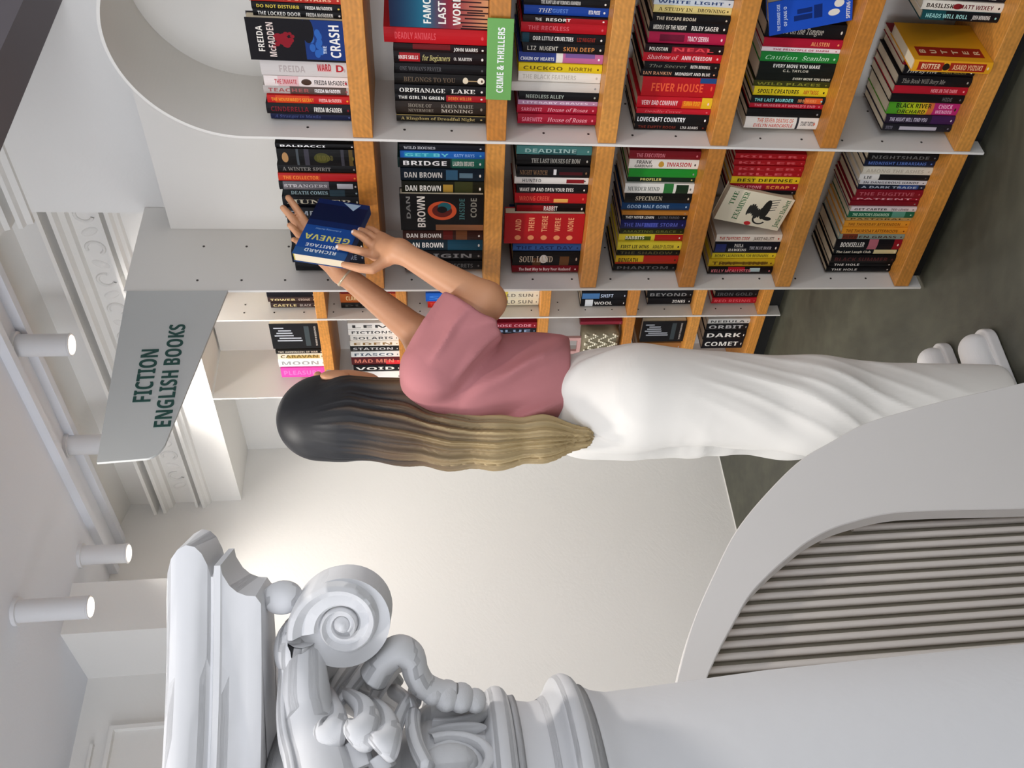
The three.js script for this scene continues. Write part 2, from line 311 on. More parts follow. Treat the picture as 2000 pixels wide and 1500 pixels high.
// book standing upright, spine towards -x, base at the origin; uv box on the atlas: spine strip, boards take one blank spot of it
function coverGeo(t, h, d, v0, v1) {
  const n = 5, pos = [], uv = [], idx = [], bul = Math.min(.003, t * .12), z = i => (-.5 + i / n) * t;
  const quad = (a, b, c, e, ua) => { const k = pos.length / 3; for (const q of [a, b, c, e]) pos.push(...q); for (const q of ua) uv.push(...q); idx.push(k, k + 1, k + 2, k, k + 2, k + 3); };
  const bx = i => -bul * Math.cos((i / n - .5) * Math.PI) + bul * .0, mid = (v0 + v1) / 2;
  for (let i = 0; i < n; i++) {
    const a = z(i), b = z(i + 1), va = v0 + (v1 - v0) * i / n, vb = v0 + (v1 - v0) * (i + 1) / n;
    quad([bx(i), 0, a], [bx(i + 1), 0, b], [bx(i + 1), h, b], [bx(i), h, a], [[1, va], [1, vb], [0, vb], [0, va]]);
  }
  const blank = [.004, mid], bl = [blank, blank, blank, blank], th = .0012;
  for (const s of [-1, 1]) {                                          // boards with thickness
    const zo = s * t / 2, zi = zo - s * th;
    quad([0, 0, zo], [d, 0, zo], [d, h, zo], [0, h, zo], bl); quad([0, 0, zi], [d, 0, zi], [d, h, zi], [0, h, zi], bl);
    quad([0, h, zo], [d, h, zo], [d, h, zi], [0, h, zi], bl); quad([d, 0, zo], [d, 0, zi], [d, h, zi], [d, h, zo], bl);
  }
  quad([0, h, -t / 2], [0, h, t / 2], [.0015, h, t / 2], [.0015, h, -t / 2], bl);
  const g = new THREE.BufferGeometry(); g.setAttribute('position', new THREE.Float32BufferAttribute(pos, 3)); g.setAttribute('uv', new THREE.Float32BufferAttribute(uv, 2)); g.setIndex(idx); g.computeVertexNormals(); return g;
}
const faceOut = [];
function row({ shelfY, sp, xpix, depth, h, from, where, group, books, zl, zh, S = 72, W = 1024 }) {
  const n = books.filter(b => b[2]).length, H = Math.min(S, Math.floor(1024 / n)), [k, c] = canvas(W, 1024);
  let mat = null, i = 0, order = 0;
  const todo = [];
  for (const b of books) {
    if (b.face) { order++; faceOut.push({ ...b, shelfY, sp, xpix, ordn: order, where, from }); continue; }
    const lim = z => Math.max(zl, Math.min(zh, z)), za = lim(hit(xpix, b[0], 'x', sp).z), zb = lim(hit(xpix, b[1], 'x', sp).z), t = Math.abs(zb - za) - .0007;
    spineArt(c, W, H, i * H, b); todo.push([b, (za + zb) / 2, t, 1 - (i + 1) * H / 1024 + 1 / 1024, 1 - i * H / 1024 - 1 / 1024, order++]); i++;
  }
  mat = asMat(k);
  for (const [b, z, t, v0, v1, o] of todo) {
    const hh = (b[4]?.h ?? h) + (rnd() - .5) * .008, dx = b[4]?.x ?? (rnd() - .5) * .006, dp = depth + (rnd() - .5) * .006 - Math.max(0, dx);
    const ink = (b[3] ?? [])[0]?.[3];
    const g = thing('paperback_book', `${colourName(b[2])} paperback${ink ? ` with ${colourName(ink)} lettering` : ''}, ${ORD[o]} from ${from}, ${where}`, 'book', V(sp + dx, shelfY + .0006, z), group);
    part(g, 'cover', coverGeo(t, hh, dp, v0, v1), mat);
    if (b[4]?.x < -.05) { const [k2, c2] = canvas(128, 512); c2.fillStyle = '#9c2414'; c2.fillRect(0, 0, 128, 512); [...'BUTTER'].forEach((q, n) => word(c2, q, 34, 94, 46 + n * 84, 66, '#e8c8a0')); part(g, 'title_panel', new THREE.PlaneGeometry(.036, hh * .84).translate(.034, hh / 2, t / 2 + .0004), asMat(k2)); }
    part(g, 'page_block', new THREE.BoxGeometry(dp - .005, hh - .004, t - .003).translate((dp - .005) / 2 + .0025, hh / 2, 0), paper);
  }
}
const T1 = (s, col = Wh, f = 'b', a = .05, e = .88) => [[s, a, e, col, f]];
const T2 = (s, c1, s2, c2, m = .5, f = 'b', f2 = 'b') => [[s, .05, m - .03, c1, f], [s2, m + .03, .88, c2, f2]];
const A = { from: 'the divider', sp: SPINE, depth: .148 };
const shelfWord = ['top shelf', 'second shelf down', 'third shelf down', 'fourth shelf down', 'fifth shelf down', 'bottom shelf'];
const bayRow = (bay, r, xpix, h, books) => row({ ...A, zl: bay === 'arched bay' ? -W1 + .005 : -W2 + .003, zh: bay === 'arched bay' ? 0 : -W1 - .0045, from: bay === 'arched bay' ? 'divider' : 'sign panel', shelfY: tops[r], xpix, h, where: `${shelfWord[r]}, ${bay}`, group: `paperbacks on the ${shelfWord[r]}, ${bay}`, books });

// ---- arched bay, counted from the divider
bayRow('arched bay', 0, 605, .170, [
  [235, 222, '#1b2146', T1('A Stranger in Manila', '#5a66a0', 'i', .05, .6)], [222, 201, '#141016', T2('CINDERELLA', '#7e1424', 'FREIDA McFADDEN', Wh, .52)],
  [201, 186, '#c01c1c', T2('THE HOUSEMAID\'S SECRET', '#f0a030', 'FREIDA McFADDEN', '#f7c9c0', .58), { p: [[.1, .5, '#d8431c']] }],
  [186, 170, '#bdb5b0', T2('TEACHER', '#a85a5a', 'FREIDA McFADDEN', '#ffffff', .55), { p: [[.3, .95, '#5b4a44']] }],
  [170, 150, '#efe3df', [['THE INMATE', .12, .38, '#c23a44'], ['FREIDA McFADDEN', .58, .97, '#2a2222']], { p: [[.16, .4, '#e8bfc0']], e: [[.43, .55, '#4a3326']] }],
  [150, 121, '#d8d2cf', [['FREIDA', .2, .5, '#b9adab'], ['WARD', .64, .8, '#b4202a', 'b', .35], ['D', .84, .95, '#b4202a', 'b', .4]], { p: [[.64, .8, '#e0a8a8', .2, .6]] }],
  { face: true, y: [121, 38], art: 'crash', label: 'black and blue thriller with red splash, face out on top shelf of arched bay' },
  [38, 21, K, T2('THE LOCKED DOOR', Wh, 'FREIDA McFADDEN', Wh, .55)], [21, 6, K, T2('DO NOT DISTURB', '#d9c04a', 'FREIDA McFADDEN', Wh, .55)],
  [6, -10, '#b8322a', T1('THE WIFE UPSTAIRS', '#f0c0a0')], [-10, -26, K, T1('ONE BY ONE', Wh)],
]);
bayRow('arched bay', 1, 905, .190, [
  [238, 225, '#17130d', T1('A Kingdom of Dreadful Night', '#b9a468', 's'), { p: [[0, 1, '#8d7a45', 0, .1]] }], [225, 201, '#2a2019', [['HOUSE OF', .14, .4, '#8f8577', 's', .3, .36], ['NEVERMORE', .14, .42, '#8f8577', 's', .7, .36], ['KAREN MARIE', .5, .86, '#9a9084', 's', .3, .36], ['MONING', .5, .86, '#c0b5a6', 's', .7, .4]]],
  [201, 187, K, [['THE GIRL IN GREEN', .04, .54, Wh], ['DEREK MILLER', .58, .84, '#e88a3a']], { p: [[.56, 1, '#a51a22']] }], [187, 168, K, T2('ORPHANAGE', Wh, 'LAKE', Wh, .58, 's', 's')],
  [168, 147, '#120f0d', T1('BELONGS TO YOU', '#6b5a48', 's', .1, .66), { e: [[.74, .8, '#e8dcc0'], [.9, .98, '#f5efdc']], p: [[.8, .92, '#b59a70', .45, .55]] }], [147, 128, K, T1('ONE WOMAN\'S PRAYER', '#5d5d60', 's', .05, .5)],
  [128, 104, '#15090c', [['KNIFE SKILLS', .05, .26, '#f2efe8', 'b', .5, .4], ['for Beginners', .3, .6, '#e6dc90', 'i'], ['O. MARTIN', .64, .84, Wh, 's', .5, .36]], { p: [[.06, .28, '#a8141c', .15, .85]] }],
  [104, 88, '#1a0709', T1('JOHN MARRS', Wh, 'b', .64, .9), { p: [[.2, .6, '#6d0d12', 0, .6]] }], [88, 58, '#c3141f', T1('DEADLY ANIMALS', '#e0545c', 'b', .1, .5), { h: .205 }],
  { face: true, y: [58, -34], art: 'famous', label: 'teal and red thriller, face out on second shelf of arched bay' },
]);
bayRow('arched bay', 2, 1100, .174, [
  [242, 223, CR, T2('SAREWITZ', '#e88a9c', 'House of Roses', '#f3b8c4', .34, 'b', 'i')], [223, 207, CR, T2('SAREWITZ', '#e88a9c', 'House of Roses', '#f3b8c4', .34, 'b', 'i')], [207, 197, '#b78aa8', T1('LITERARY GRAVES', '#e6d3e0', 'b')],
  [197, 180, K, T1('NEEDLESS ALLEY', '#a9b3a8', 'b', .08, .56)], [180, 162, '#d5d0c8', [], { h: .19 }], [162, 141, '#efe9df', T1('THE BLACK FEATHERS', '#c9c2b5', 'b', .05, .7)],
  [141, 124, '#e6c91c', T2('CUCKOO', '#6b5608', 'NORTH', '#8a6d10', .56)], [124, 104, '#2b3c86', [['CHAIN OF HEARTS', .02, .42, '#f5f5f5', 'b', .6, .5]], { p: [[.44, .52, '#f3ece0'], [.52, 1, '#c4699a'], [.55, .9, '#7d5a9a', 0, .4]] }],
  [104, 84, K, T2('LIZ NUGENT', '#d8d2c4', 'SKIN DEEP', '#d18a4a', .46, 'm')], [84, 65, K, [['OUR LITTLE CRUELTIES', .14, .62, Wh], ['LIZ NUGENT', .66, .88, '#9a2a1c']], { p: [[.02, .1, '#123a4a']] }],
  [65, 45, '#b5101f', T1('THE RECKLESS', '#d8606a', 'b', .08, .56)], [45, 31, '#1a0a0c', [['THE', .14, .22, Wh], ['RESORT', .26, .56, Wh]], { p: [[.5, 1, '#a3101c', .2, 1]] }],
  [31, 12, '#16409a', [['THE', .16, .32, Wh, 'i'], ['GUEST', .33, .52, '#5f86cf'], ['RITA PROSE', .76, .9, Wh]]], [12, -4, K, T1('THE MANY LIES OF VERONICA HAWKINS', Wh, 's', .2, .66)], [-4, -22, '#20242a', T1('THE QUIET TENANT', Wh)],
]);
bayRow('arched bay', 3, 1330, .168, [
  [257, 243, '#14080a', T2('THE EMPTY ROOM', '#8a3424', 'LISA ADAMS', Wh, .6)], [243, 222, '#100c0e', T1('LOVECRAFT COUNTRY', '#ffffff', 'b', .03, .68)], [222, 212, '#c0182a', T1('Deadly Cover', '#e87a80', 'i', .1, .6)],
  [212, 190, '#c41726', [['VERY BAD COMPANY', .06, .54, '#f6d8d8'], ['EMMA ROSE', .62, .84, '#f5b02a']], { p: [[.6, .86, '#e8681c', .3, 1], [.86, 1, '#e8c22a']] }], [190, 152, '#b81620', T1('FEVER HOUSE', '#f0603a', 'b', .12, .84), { p: [[.78, 1, '#1c4a86', 0, .25]] }],
  [152, 138, K, [['IAN RANKIN', .03, .4, '#e0a27a', 's'], ['MIDNIGHT AND BLUE', .44, .9, Wh]]], [138, 123, K, T2('The Secret', '#8a8a7a', 'RUTH RENDELL', Wh, .58, 'i')], [123, 104, '#bd1626', T2('Shadow of', '#f1c6c8', 'ANN CREEDON', '#f6e0e0', .46, 'i')],
  [104, 87, '#1c0a0e', T2('POLOSTAN', '#f4efe4', 'NEAL', '#e84a52', .32), { p: [[.34, .8, '#98152a', .2, 1]] }], [87, 64, '#b01c46', [['TRACY SIERRA', .5, .78, '#f6dde4']], { p: [[.14, .46, '#6d1230', .2, .8]] }],
  [64, 43, K, T2('MIDDLE OF THE NIGHT', '#efe9dd', 'RILEY SAGER', Wh, .5)], [43, 27, K, T1('THE ESCAPE ROOM', '#d8ccb4', 'b', .05, .56)],
  [27, 11, '#e2cf86', [['A STUDY IN', .06, .5, '#5b4a1c', 's'], ['DROWNING', .56, .92, '#3c2f12', 's']]], [11, -4, '#cfd8df', T1('WHITE LIGHT', '#28406e')], [-4, -20, '#27324a', T1('GONE BEFORE', Wh)],
]);
bayRow('arched bay', 4, 1550, .176, [
  [252, 229, '#ece4da', [['THE SEVEN DEATHS OF', .16, .66, '#d8745c', 'b', .3, .42], ['EVELYN HARDCASTLE', .12, .66, '#cf5646', 'b', .72, .42], ['STUART TURTON', .76, .95, '#3a3432', 'b', .5, .5]], { p: [[.7, .73, '#2c2a30']] }], [229, 213, '#0b0b0d', []],
  [213, 202, '#b3172c', T1('THE MURDER AT WORLD\'S END', '#e58a94', 'b', .06, .9)], [202, 188, '#161a1e', T2('THE LAST MURDER', '#8fe0e0', 'END OF THE WORLD', '#f5a060', .6), { p: [[.72, .96, '#e0602a', .1, .9]] }],
  [188, 170, '#e3cb24', T2('SPOILT CREATURES', '#241f08', 'AMY TWIGG', '#b83a1c', .64)], [170, 158, '#3a3a10', T1('WILD PLACES', '#8a8a30')],
  [158, 121, '#0e1410', [['EVERY MOVE YOU MAKE', .18, .8, Wh, 'b', .2, .22], ['C.L. TAYLOR', .32, .66, '#cfcab8', 'b', .42, .18], ['EVERY MOVE YOU MAKE', .48, .98, '#e8e6d0', 'b', .85, .2]], { n: 1 }],
  [121, 102, '#1d8034', T2('Caution', '#bfe8c4', 'Scanlon', '#d8f4da', .5, 'i', 'i')], [102, 93, '#f0dfe2', T1('THE PRINCIPLE OF HARM', '#a3324a', 'b', .14, .86)], [93, 75, '#ad1330', T1('ALLSTEN', '#f0a468', 'b', .6, .84)],
  [75, 46, '#0d0d12', T1('Blood on the Tongue', '#dcd6c8', 'i', .12, .72), { h: .182 }],
  { face: true, y: [40, -40], art: 'blueship', tilt: .26, label: 'bright blue paperback with ship cover leaning face out in arched bay' },
]);
bayRow('arched bay', 5, 1830, .178, [
  [257, 243, '#1c1a22', T1('DETECTIVE', '#7a7684', 'b', .04, .14), { p: [[.24, .78, '#b9b3bd', .3, .8]] }], [243, 226, '#251b2e', T1('THE NIGHT WILL FIND YOU', '#cfc6da', 'b', .06, .6), { p: [[.66, 1, '#3d1c4c']] }],
  [226, 201, '#b8c81e', [['BLACK RIVER', .1, .6, '#1c2408', 'b', .3, .42], ['ORCHARD', .14, .54, '#1c2408', 'b', .75, .42], ['CHUCK', .7, .9, '#f5b8d8', 'b', .3, .4], ['WENDIG', .68, .92, '#f5b8d8', 'b', .72, .4]], { p: [[0, .16, '#4f9a24'], [.16, .26, '#86b022'], [.44, .56, '#e0b428'], [.56, .64, '#d8703c'], [.64, 1, '#b82870']] }],
  [201, 184, '#0f0d10', T1('HIDE', '#6a6a6a', 'b', .7, .84)], [184, 168, '#b0162a', T1('HERE IN THE DARK', '#f0a0a8', 'b', .5, .86)], [168, 148, '#111014', T1('This Book Will Bury Me', '#a9a49c', 'i', .06, .64)],
  [148, 130, '#111016', T2('Five by Five', '#eceadf', 'CLAIRE WILSON', '#8a7a3a', .5, 'i')], [130, 116, '#8f1424', T1('DEAD GOOD', '#e8a0a8', 'b', .46, .86)],
  [114, 91, '#e7a21f', [['BUTTER', .1, .34, '#f4d8b0'], ['ASAKO YUZUKI', .5, .88, '#f0c090']], { p: [[.06, .38, '#a32a16', .15, .85], [.46, .92, '#a32a16', .15, .85]], e: [[.37, .46, '#2a1c10']], x: -.055, h: .19 }],
  [38, 19, '#11141a', T2('HEADS WILL ROLL', '#a8e0dc', 'JOSH WINNING', Wh, .62), { p: [[0, .3, '#164a50']], h: .182 }], [19, 0, '#eee8dc', T2('BASILISK', '#34241c', 'MATT WIXEY', '#6a1c24', .42), { e: [[.38, .5, '#8a2026']], h: .186 }], [0, -18, '#1a1820', T1('THE APPEAL', Wh)], [-18, -36, '#7d1220', T1('THE HALLMARKED MAN', Wh)],
]);
// ---- square-topped bay, counted from the sign's side panel
bayRow('square bay', 0, 640, .170, [
  [530, 513, '#0b0c10', []], [513, 492, '#151a26', T1('WISH YOU WERE HERE', '#7e8aa0')], [492, 470, '#0d0d12', T1('THE EDGE', Wh)], [470, 446, '#10131c', T1('LONG SHADOWS', '#9a9aa0')], [446, 424, '#0e1016', T1('DREAM TOWN', Wh)], [424, 404, '#11161e', T1('SIMPLY LIES', '#98a0aa')],
  [404, 385, '#0d0e14', T1('HUNTER', '#c2bda8', 's')], [385, 370, '#0d1418', T1('DEATH COMES', '#9ab4bc', 's', .1, .58), { p: [[.6, .8, '#2c4450']] }], [370, 354, '#101217', [['STRANGERS', .06, .6, '#d8d4d6', 's', .5, .5]], { p: [[.05, .62, '#6d6a70'], [.72, .92, '#c8ccd4', .2, .8]] }],
  [354, 339, '#b81e22', T1('THE COLLECTOR', '#f08a3c', 'b', .06, .5), { p: [[0, .52, '#c83a1e', .2, .9]] }], [339, 323, '#0d0c0e', T1('A WINTER SPIRIT', '#8a8680', 's', .06, .66)],
  [323, 291, '#0c0c0d', [['DEAD END', .5, .7, '#6a622c', 's', .5, .4]], { e: [[.06, .14, '#b58a5a'], [.46, .66, '#4a4a1c']], p: [[.24, .27, '#4a5258'], [.34, .4, '#3c3a44'], [.8, .84, '#3a3a42'], [.9, .95, '#5a4a22']] }], [291, 282, '#0a0a0c', T1('BALDACCI', '#ffffff', 'b', .05, .62)],
]);
bayRow('square bay', 1, 870, .190, [
  [525, 508, '#0c0c0e', T1('THE SECRET OF SECRETS', '#5a5a5a')], [508, 490, '#0e0d0f', T1('ORIGIN', '#7a7a7a')], [490, 468, '#122833', T1('DAN BROWN', Wh, 'b', .04, .5), { p: [[.55, 1, '#15465c']] }], [468, 450, '#3a1c14', T1('DAN BROWN', Wh, 'b', .04, .48), { p: [[.5, .62, '#6a1a14'], [.66, .8, '#7a4a2a']] }],
  { face: true, y: [450, 379], art: 'eye', label: 'dark paperback with orange iris cover, face out on second shelf of square bay' },
  [379, 354, '#1c1d10', T1('DAN BROWN', Wh, 'b', .04, .48), { p: [[.5, .62, '#b58f3a', .2, .8], [.64, .86, '#3c4020']] }], [354, 330, '#10202e', T1('DAN BROWN', Wh, 'b', .04, .5), { p: [[.54, .68, '#3c6a8a', .1, .9], [.7, .86, '#6a8a9c', .3, .7]] }],
  [330, 310, '#123330', T2('BRIDGE', '#ffffff', 'LAUREN BEUKES', Wh, .6), { p: [[.62, 1, '#1d6a58', 0, 1], [.02, .6, '#0c1216']] }], [310, 296, '#1c66c0', T2('GET BY', '#6fd0e0', 'KATY HAYS', '#8fb8f0', .6), { p: [[.05, .46, '#2aa0c0', .2, .8]] }], [296, 284, '#10141f', T1('WILD HOUSES', '#d0d4dc', 's', .05, .42)],
]);
bayRow('square bay', 2, 1090, .170, [
  [530, 517, '#7d1220', T1('The Best Way to Bury Your Husband', '#f4e4e4', 'b', .1, .88)], [517, 490, '#120d0d', T1('SOUL LAND', '#c9b7a0', 's', .1, .6), { p: [[.3, .42, '#5a3a20', .4, 1], [.7, .84, '#6a4424', .3, 1]], e: [[.4, .52, '#e0dcd6']] }], [490, 476, '#3a63a8', T1('THE LAST DAY', '#1c3466')],
  { face: true, y: [476, 417], art: 'none', label: 'red paperback with column of pale words, face out on third shelf of square bay' },
  [417, 397, '#14080a', T1('RABBIT', Wh, 'b', .4, .6), { p: [[.02, .55, '#8a1018', .2, .8]] }], [397, 377, '#b8151c', T1('WRONG CREEK', '#e8604a', 'b', .06, .48), { p: [[.54, .74, '#f0b45a', .5, .9]] }], [377, 361, K, T1('WAKE UP AND OPEN YOUR EYES', Wh, 'b', .04, .8)],
  [361, 346, '#f0ece6', T1('HUNTED', '#5a5a5a', 'b', .1, .36), { p: [[.7, .94, '#8a1a22', .3, .8]] }], [346, 325, '#0d0b0e', T1('NIGHT WATCH', '#8a6a4a', 's', .04, .42), { p: [[.5, .54, '#e8e8e8', .2, .7], [.58, .9, '#4a1018', .4, .7]] }], [325, 304, '#0b0b0c', T1('THE LAST HOUSES OF ROW', '#b9b9b0', 's', .2, .86)], [304, 287, '#4f8f8c', T1('DEADLINE', '#b8dcd6', 'b', .1, .8), { p: [[.3, .8, '#2d6264', .4, 1]] }],
]);
bayRow('square bay', 3, 1290, .166, [
  [529, 516, '#0d0d0f', T1('PHANTOM', '#6a6a6a')], [516, 499, '#d8b420', T1('BENEATH', '#3c2a08', 'b', .04, .36), { p: [[.44, 1, '#b0281c'], [0, 1, '#c23a1c', .7, 1]] }], [499, 487, '#14120c', T1('THE SHADOW', '#5a5430')], [487, 472, '#e2cf3c', T2('FIRST LIE WINS', '#141208', 'ASHLEY ELSTON', '#4a4210', .52)],
  [472, 458, '#e6d23c', [['RABBITS', .1, .4, '#f8f4e0']], { p: [[.1, .5, '#4a5c14', .3, .9], [.56, 1, '#b3201c', .1, 1]] }], [458, 447, '#262a10', T1('AMAZING GRACE', '#6a7030')], [447, 430, '#171b52', T1('THE INFINITE STORM', '#5a64c0'), { p: [[.36, .56, '#3c48a8', .3, .8]] }], [430, 419, '#0e0d12', T2('THEY NEVER LEARN', Wh, 'LAYNE FARGO', '#6a6a70', .52)],
  [419, 411, '#b5772c', []], [411, 396, '#123a66', T1('GOOD HALF GONE', '#a9c4e0', 'b', .08, .7)], [396, 376, '#0d0d0e', T1('SPECIMEN', '#c9bfa8', 's', .16, .56)], [376, 357, '#e8e8e2', T1('MURDER MIND', '#6a6f6a', 's', .04, .5), { p: [[.56, .7, '#2f7a3c'], [.74, .92, '#16301c', .1, 1]] }],
  [357, 346, '#132a18', T1('PROFILER', '#f0e08a', 'b', .18, .5)], [346, 330, '#1f8f2c', []], [330, 311, '#efe9df', [['FRANK', .1, .32, '#4a4440', 'b', .3, .4], ['GARDINER', .08, .34, '#4a4440', 'b', .7, .4], ['INVASION', .54, .9, '#b8242a']], { e: [[.42, .5, '#c99a3a']] }], [311, 294, '#7d0f1c', T1('THE EXECUTION', '#d8808a', 'b', .1, .5)],
]);
bayRow('square bay', 4, 1480, .176, [
  [541, 520, '#17090d', T1('KELLY MCALLISTER', '#f08a96', 'b', .04, .66), { p: [[.3, .56, '#b8142a', 0, .5], [.64, .8, '#bfd8dc', .1, .6]] }], [520, 506, '#cfae24', T1('TRAP LINE', '#6a4a10'), { p: [[.2, .9, '#7a5a14', .3, .6]] }], [506, 494, '#e8d030', T1('MONEY LAUNDERING FOR BEGINNERS', '#4a3e0c', 'b', .04, .88)],
  [494, 472, '#10121e', [['PAULA', .3, .44, Wh, 's', .3, .36], ['HAWKINS', .22, .5, Wh, 's', .68, .36], ['THE BLUE HOUR', .54, .88, '#c8c8d0', 's', .5, .36]], { p: [[.02, .18, '#2a3470', .2, .9]] }], [472, 458, '#eee6da', T2('THE TWYFORD CODE', '#b8402e', 'JANICE HALLETT', '#6a5a4a', .54)],
  { face: true, y: [456, 384], art: 'scorpion', tilt: -.22, label: 'cream paperback with black scorpion and green words, leaning face out' },
  [381, 372, '#0f0d14', []], [372, 359, '#9a1426', T2('LUCY STONE', '#f0a8b0', 'SCRAP', '#f0a04a', .5)], [359, 345, '#e6c522', T1('BEST DEFENSE', '#3c320a', 'b', .08, .9)], [345, 334, '#a8121c', T1('KILLER', '#d85a60')], [334, 323, '#ac131d', T1('KILLER', '#d85a60')], [323, 312, '#a8121c', T1('KILLER', '#d85a60')], [312, 301, '#ab121c', T1('KILLER', '#d85a60')],
]);
bayRow('square bay', 5, 1720, .182, [
  [530, 521, '#0c0c10', T1('THE HOLE', Wh, 'b', .08, .48)], [521, 512, '#0c0c10', T1('THE HOLE', Wh, 'b', .08, .48)], [512, 497, '#100e10', T1('BLACK SUMMER', '#5a2a2a')], [497, 487, '#141a1e', T1('The Last Laugh Club', '#efe8d4', 'b', .04, .58), { p: [[.62, .98, '#d8cc9a', .1, .9]] }], [487, 467, '#0f0e14', T1('BOOKSELLER', Wh, 'b', .08, .44), { p: [[.5, .64, '#b86a78'], [.88, 1, '#8f1424']] }],
  [467, 457, '#8a9a90', T1('GREEN GRASS', '#4a2a1c'), { p: [[.05, .28, '#7a3420']] }], [457, 444, '#e89a2a', T1('THE THURSDAY AFTERNOON', '#8a4a08', 'b', .06, .86)], [444, 432, '#ea9f30', T1('THE THURSDAY AFTERNOON', '#8a4a08', 'b', .06, .86)], [432, 425, '#c8a468', T1('PASTORAL', '#5a4010')], [425, 412, '#1f6a4c', T1('THE DOCTOR\'S DIAGNOSIS', '#c8e8cc', 'b', .06, .62), { p: [[.66, .86, '#5fa08c']] }],
  [412, 403, '#e8dcdf', T2('GET CARTER', '#3a2a2a', 'TED LEWIS', '#6a4a50', .58)], [403, 393, '#7d1020', []], [393, 386, '#94162a', T1('PATIENT', '#e8b0b8')], [386, 371, '#841122', T1('THE FUGITIVE', '#b85a66')], [371, 362, '#1a2334', T1('A DARK TRADE', '#b9c4d4'), { p: [[.6, .9, '#2a4a8a']] }], [362, 353, '#d4d4d8', T1('IN DANGEROUS HANDS', '#3a3a44')],
  [353, 341, '#e6e4e0', T1('LIE', '#4a4a4a', 'b', .06, .18), { p: [[.28, 1, '#121216']] }], [341, 326, '#d9d3c4', T1('AMONG THE ASHES', '#b9b0a0')], [326, 313, '#111a34', T1('MIDNIGHT LIBRARIANS', '#5a78c0')], [313, 299, '#0f0e12', T1('NIGHTSHADE', '#6a6a6a')],
]);
// ---- recessed bookcase beyond the sign
const farWord = ['top shelf', 'second shelf', 'third shelf', 'fourth shelf', 'fifth shelf', 'sixth shelf', 'bottom shelf'];
const farRow = (bay, r, xpix, h, books) => row({ zl: bay === 'near bay' ? -F3 + .005 : -F4 + .005, zh: bay === 'near bay' ? -F2 - .005 : -F3 - .005, sp: FSP, depth: .14, from: 'its divider', shelfY: ftops[r], xpix, h, where: `${farWord[r]}, recessed bookcase, ${bay}`, group: `paperbacks on the ${farWord[r]} of the recessed bookcase, ${bay}`, books, S: 40, W: 512 });
farRow('near bay', 0, 560, .158, [[600, 590, '#3a2c2a', T2('CASTLE', '#d8c890', 'BLACK', '#b0a8a0', .6)], [590, 581, '#43322e', T2('TOWER', '#d8c890', 'STONE', '#c0b0a0', .6)], [581, 570, '#14121a', []], [570, 556, '#2a2024', []]]);
farRow('near bay', 1, 700, .19, [[612, 592, '#15120f', T1('PUNK', '#4a4640')], [592, 574, '#b8602a', T1('CLARE NORTH', '#f4d8a0', 'b', .1, .6), { p: [[.7, .9, '#e0c090']] }], [574, 560, '#7a1c18', []]]);
farRow('near bay', 2, 850, .165, [[603, 588, '#d8261c', T1('FIREBREAK', '#e84a3c')], [588, 572, '#1f6ad8', T1('SKY', '#4a90f0')], [572, 556, '#123a7a', []]]);
farRow('near bay', 3, 1010, .165, [[597, 583, '#f2e6c8', T1('COLD SUN', '#8a8070'), { p: [[0, .32, '#e8cf5a']] }], [583, 569, '#f0e6cc', T1('COLD SUN', '#8a8070'), { p: [[0, .32, '#e8cf5a']] }], [569, 556, '#efe8dc', []]]);
farRow('near bay', 4, 1180, .172, [[597, 584, '#0e0e12', T1('WOOL', Wh, 'b', .3, .7), { p: [[.1, .27, '#e8ecee']] }], [584, 569, '#10131a', T1('SHIFT', '#c8d8f0', 'b', .42, .7), { p: [[.02, .4, '#4a7ab0', .2, .9]] }], [569, 556, '#0e0e12', T1('DUST', Wh)]]);
farRow('near bay', 5, 1305, .172, [[594, 582, '#120f12', T1('ZONES', Wh, 'b', .56, .86)], [582, 569, '#101014', T1('BEYOND', '#8a8a8a')], [569, 556, '#16161c', []]]);
farRow('near bay', 6, 1435, .172, [[592, 581, '#a81522', T1('RED RISING', '#d85a60')], [581, 568, '#140f12', T1('IRON GOLD', '#5a5a5a')], [568, 556, '#111114', []]]);
farRow('far bay', 0, 565, .168, [{ face: true, y: [632, 681], art: 'black', label: 'black paperback with pale figures, face out on recessed bookcase top shelf' }, [682, 690, '#16120f', T1('THE HARBINGERS OF WAR', '#c8bfae')], [690, 702, '#d8d0bc', T1('CARAVAN', '#6a5420'), { p: [[.2, .9, '#b59a5a', .3, .8]] }], [702, 717, '#e8e8e6', T1('MOON', '#9a9a9a')], [718, 736, '#e04aa8', T1('PLEASURE', '#e878bc')]]);
farRow('far bay', 1, 725, .178, [[632, 644, '#efece6', T1('LEM', '#3a3a3a')], [644, 655, '#efece6', T1('FICTIONS', '#4a4a4a')], [655, 666, '#e8e4dc', T1('SOLARIS', '#5a5a5a')], [666, 676, '#eae4d6', T1('EDEN', '#8a6a3a')], [676, 686, '#1c1c1c', T1('STATION', '#c8c8c8')], [686, 697, '#e2e4e2', T1('FIASCO', '#4a5a6a')], [697, 712, '#5a1a20', T1('MAD MEN', '#d8806a'), { p: [[.7, 1, '#d8303a', .4, 1]] }], [712, 724, '#141216', T1('VOID', Wh)], [725, 743, '#f2f0ec', []]]);
farRow('far bay', 2, 850, .17, [[632, 645, '#8a8a88', T1('SALT', '#4a4a4a')], [645, 658, '#1a1a1c', T1('CITY', Wh)], [658, 672, '#24303a', []], [672, 690, '#12141a', []], [690, 710, '#6a1a20', []]]);
farRow('far bay', 3, 1020, .165, [[630, 641, '#8a1428', T1('ROSE CODE', '#e8a0b0')], [641, 652, '#141a26', T1('BLUE', '#8aa0c0')], [652, 664, '#101420', []], [664, 690, '#1a1420', []]]);
farRow('far bay', 4, 1180, .165, [[627, 633, '#8a2a3a', []]]);
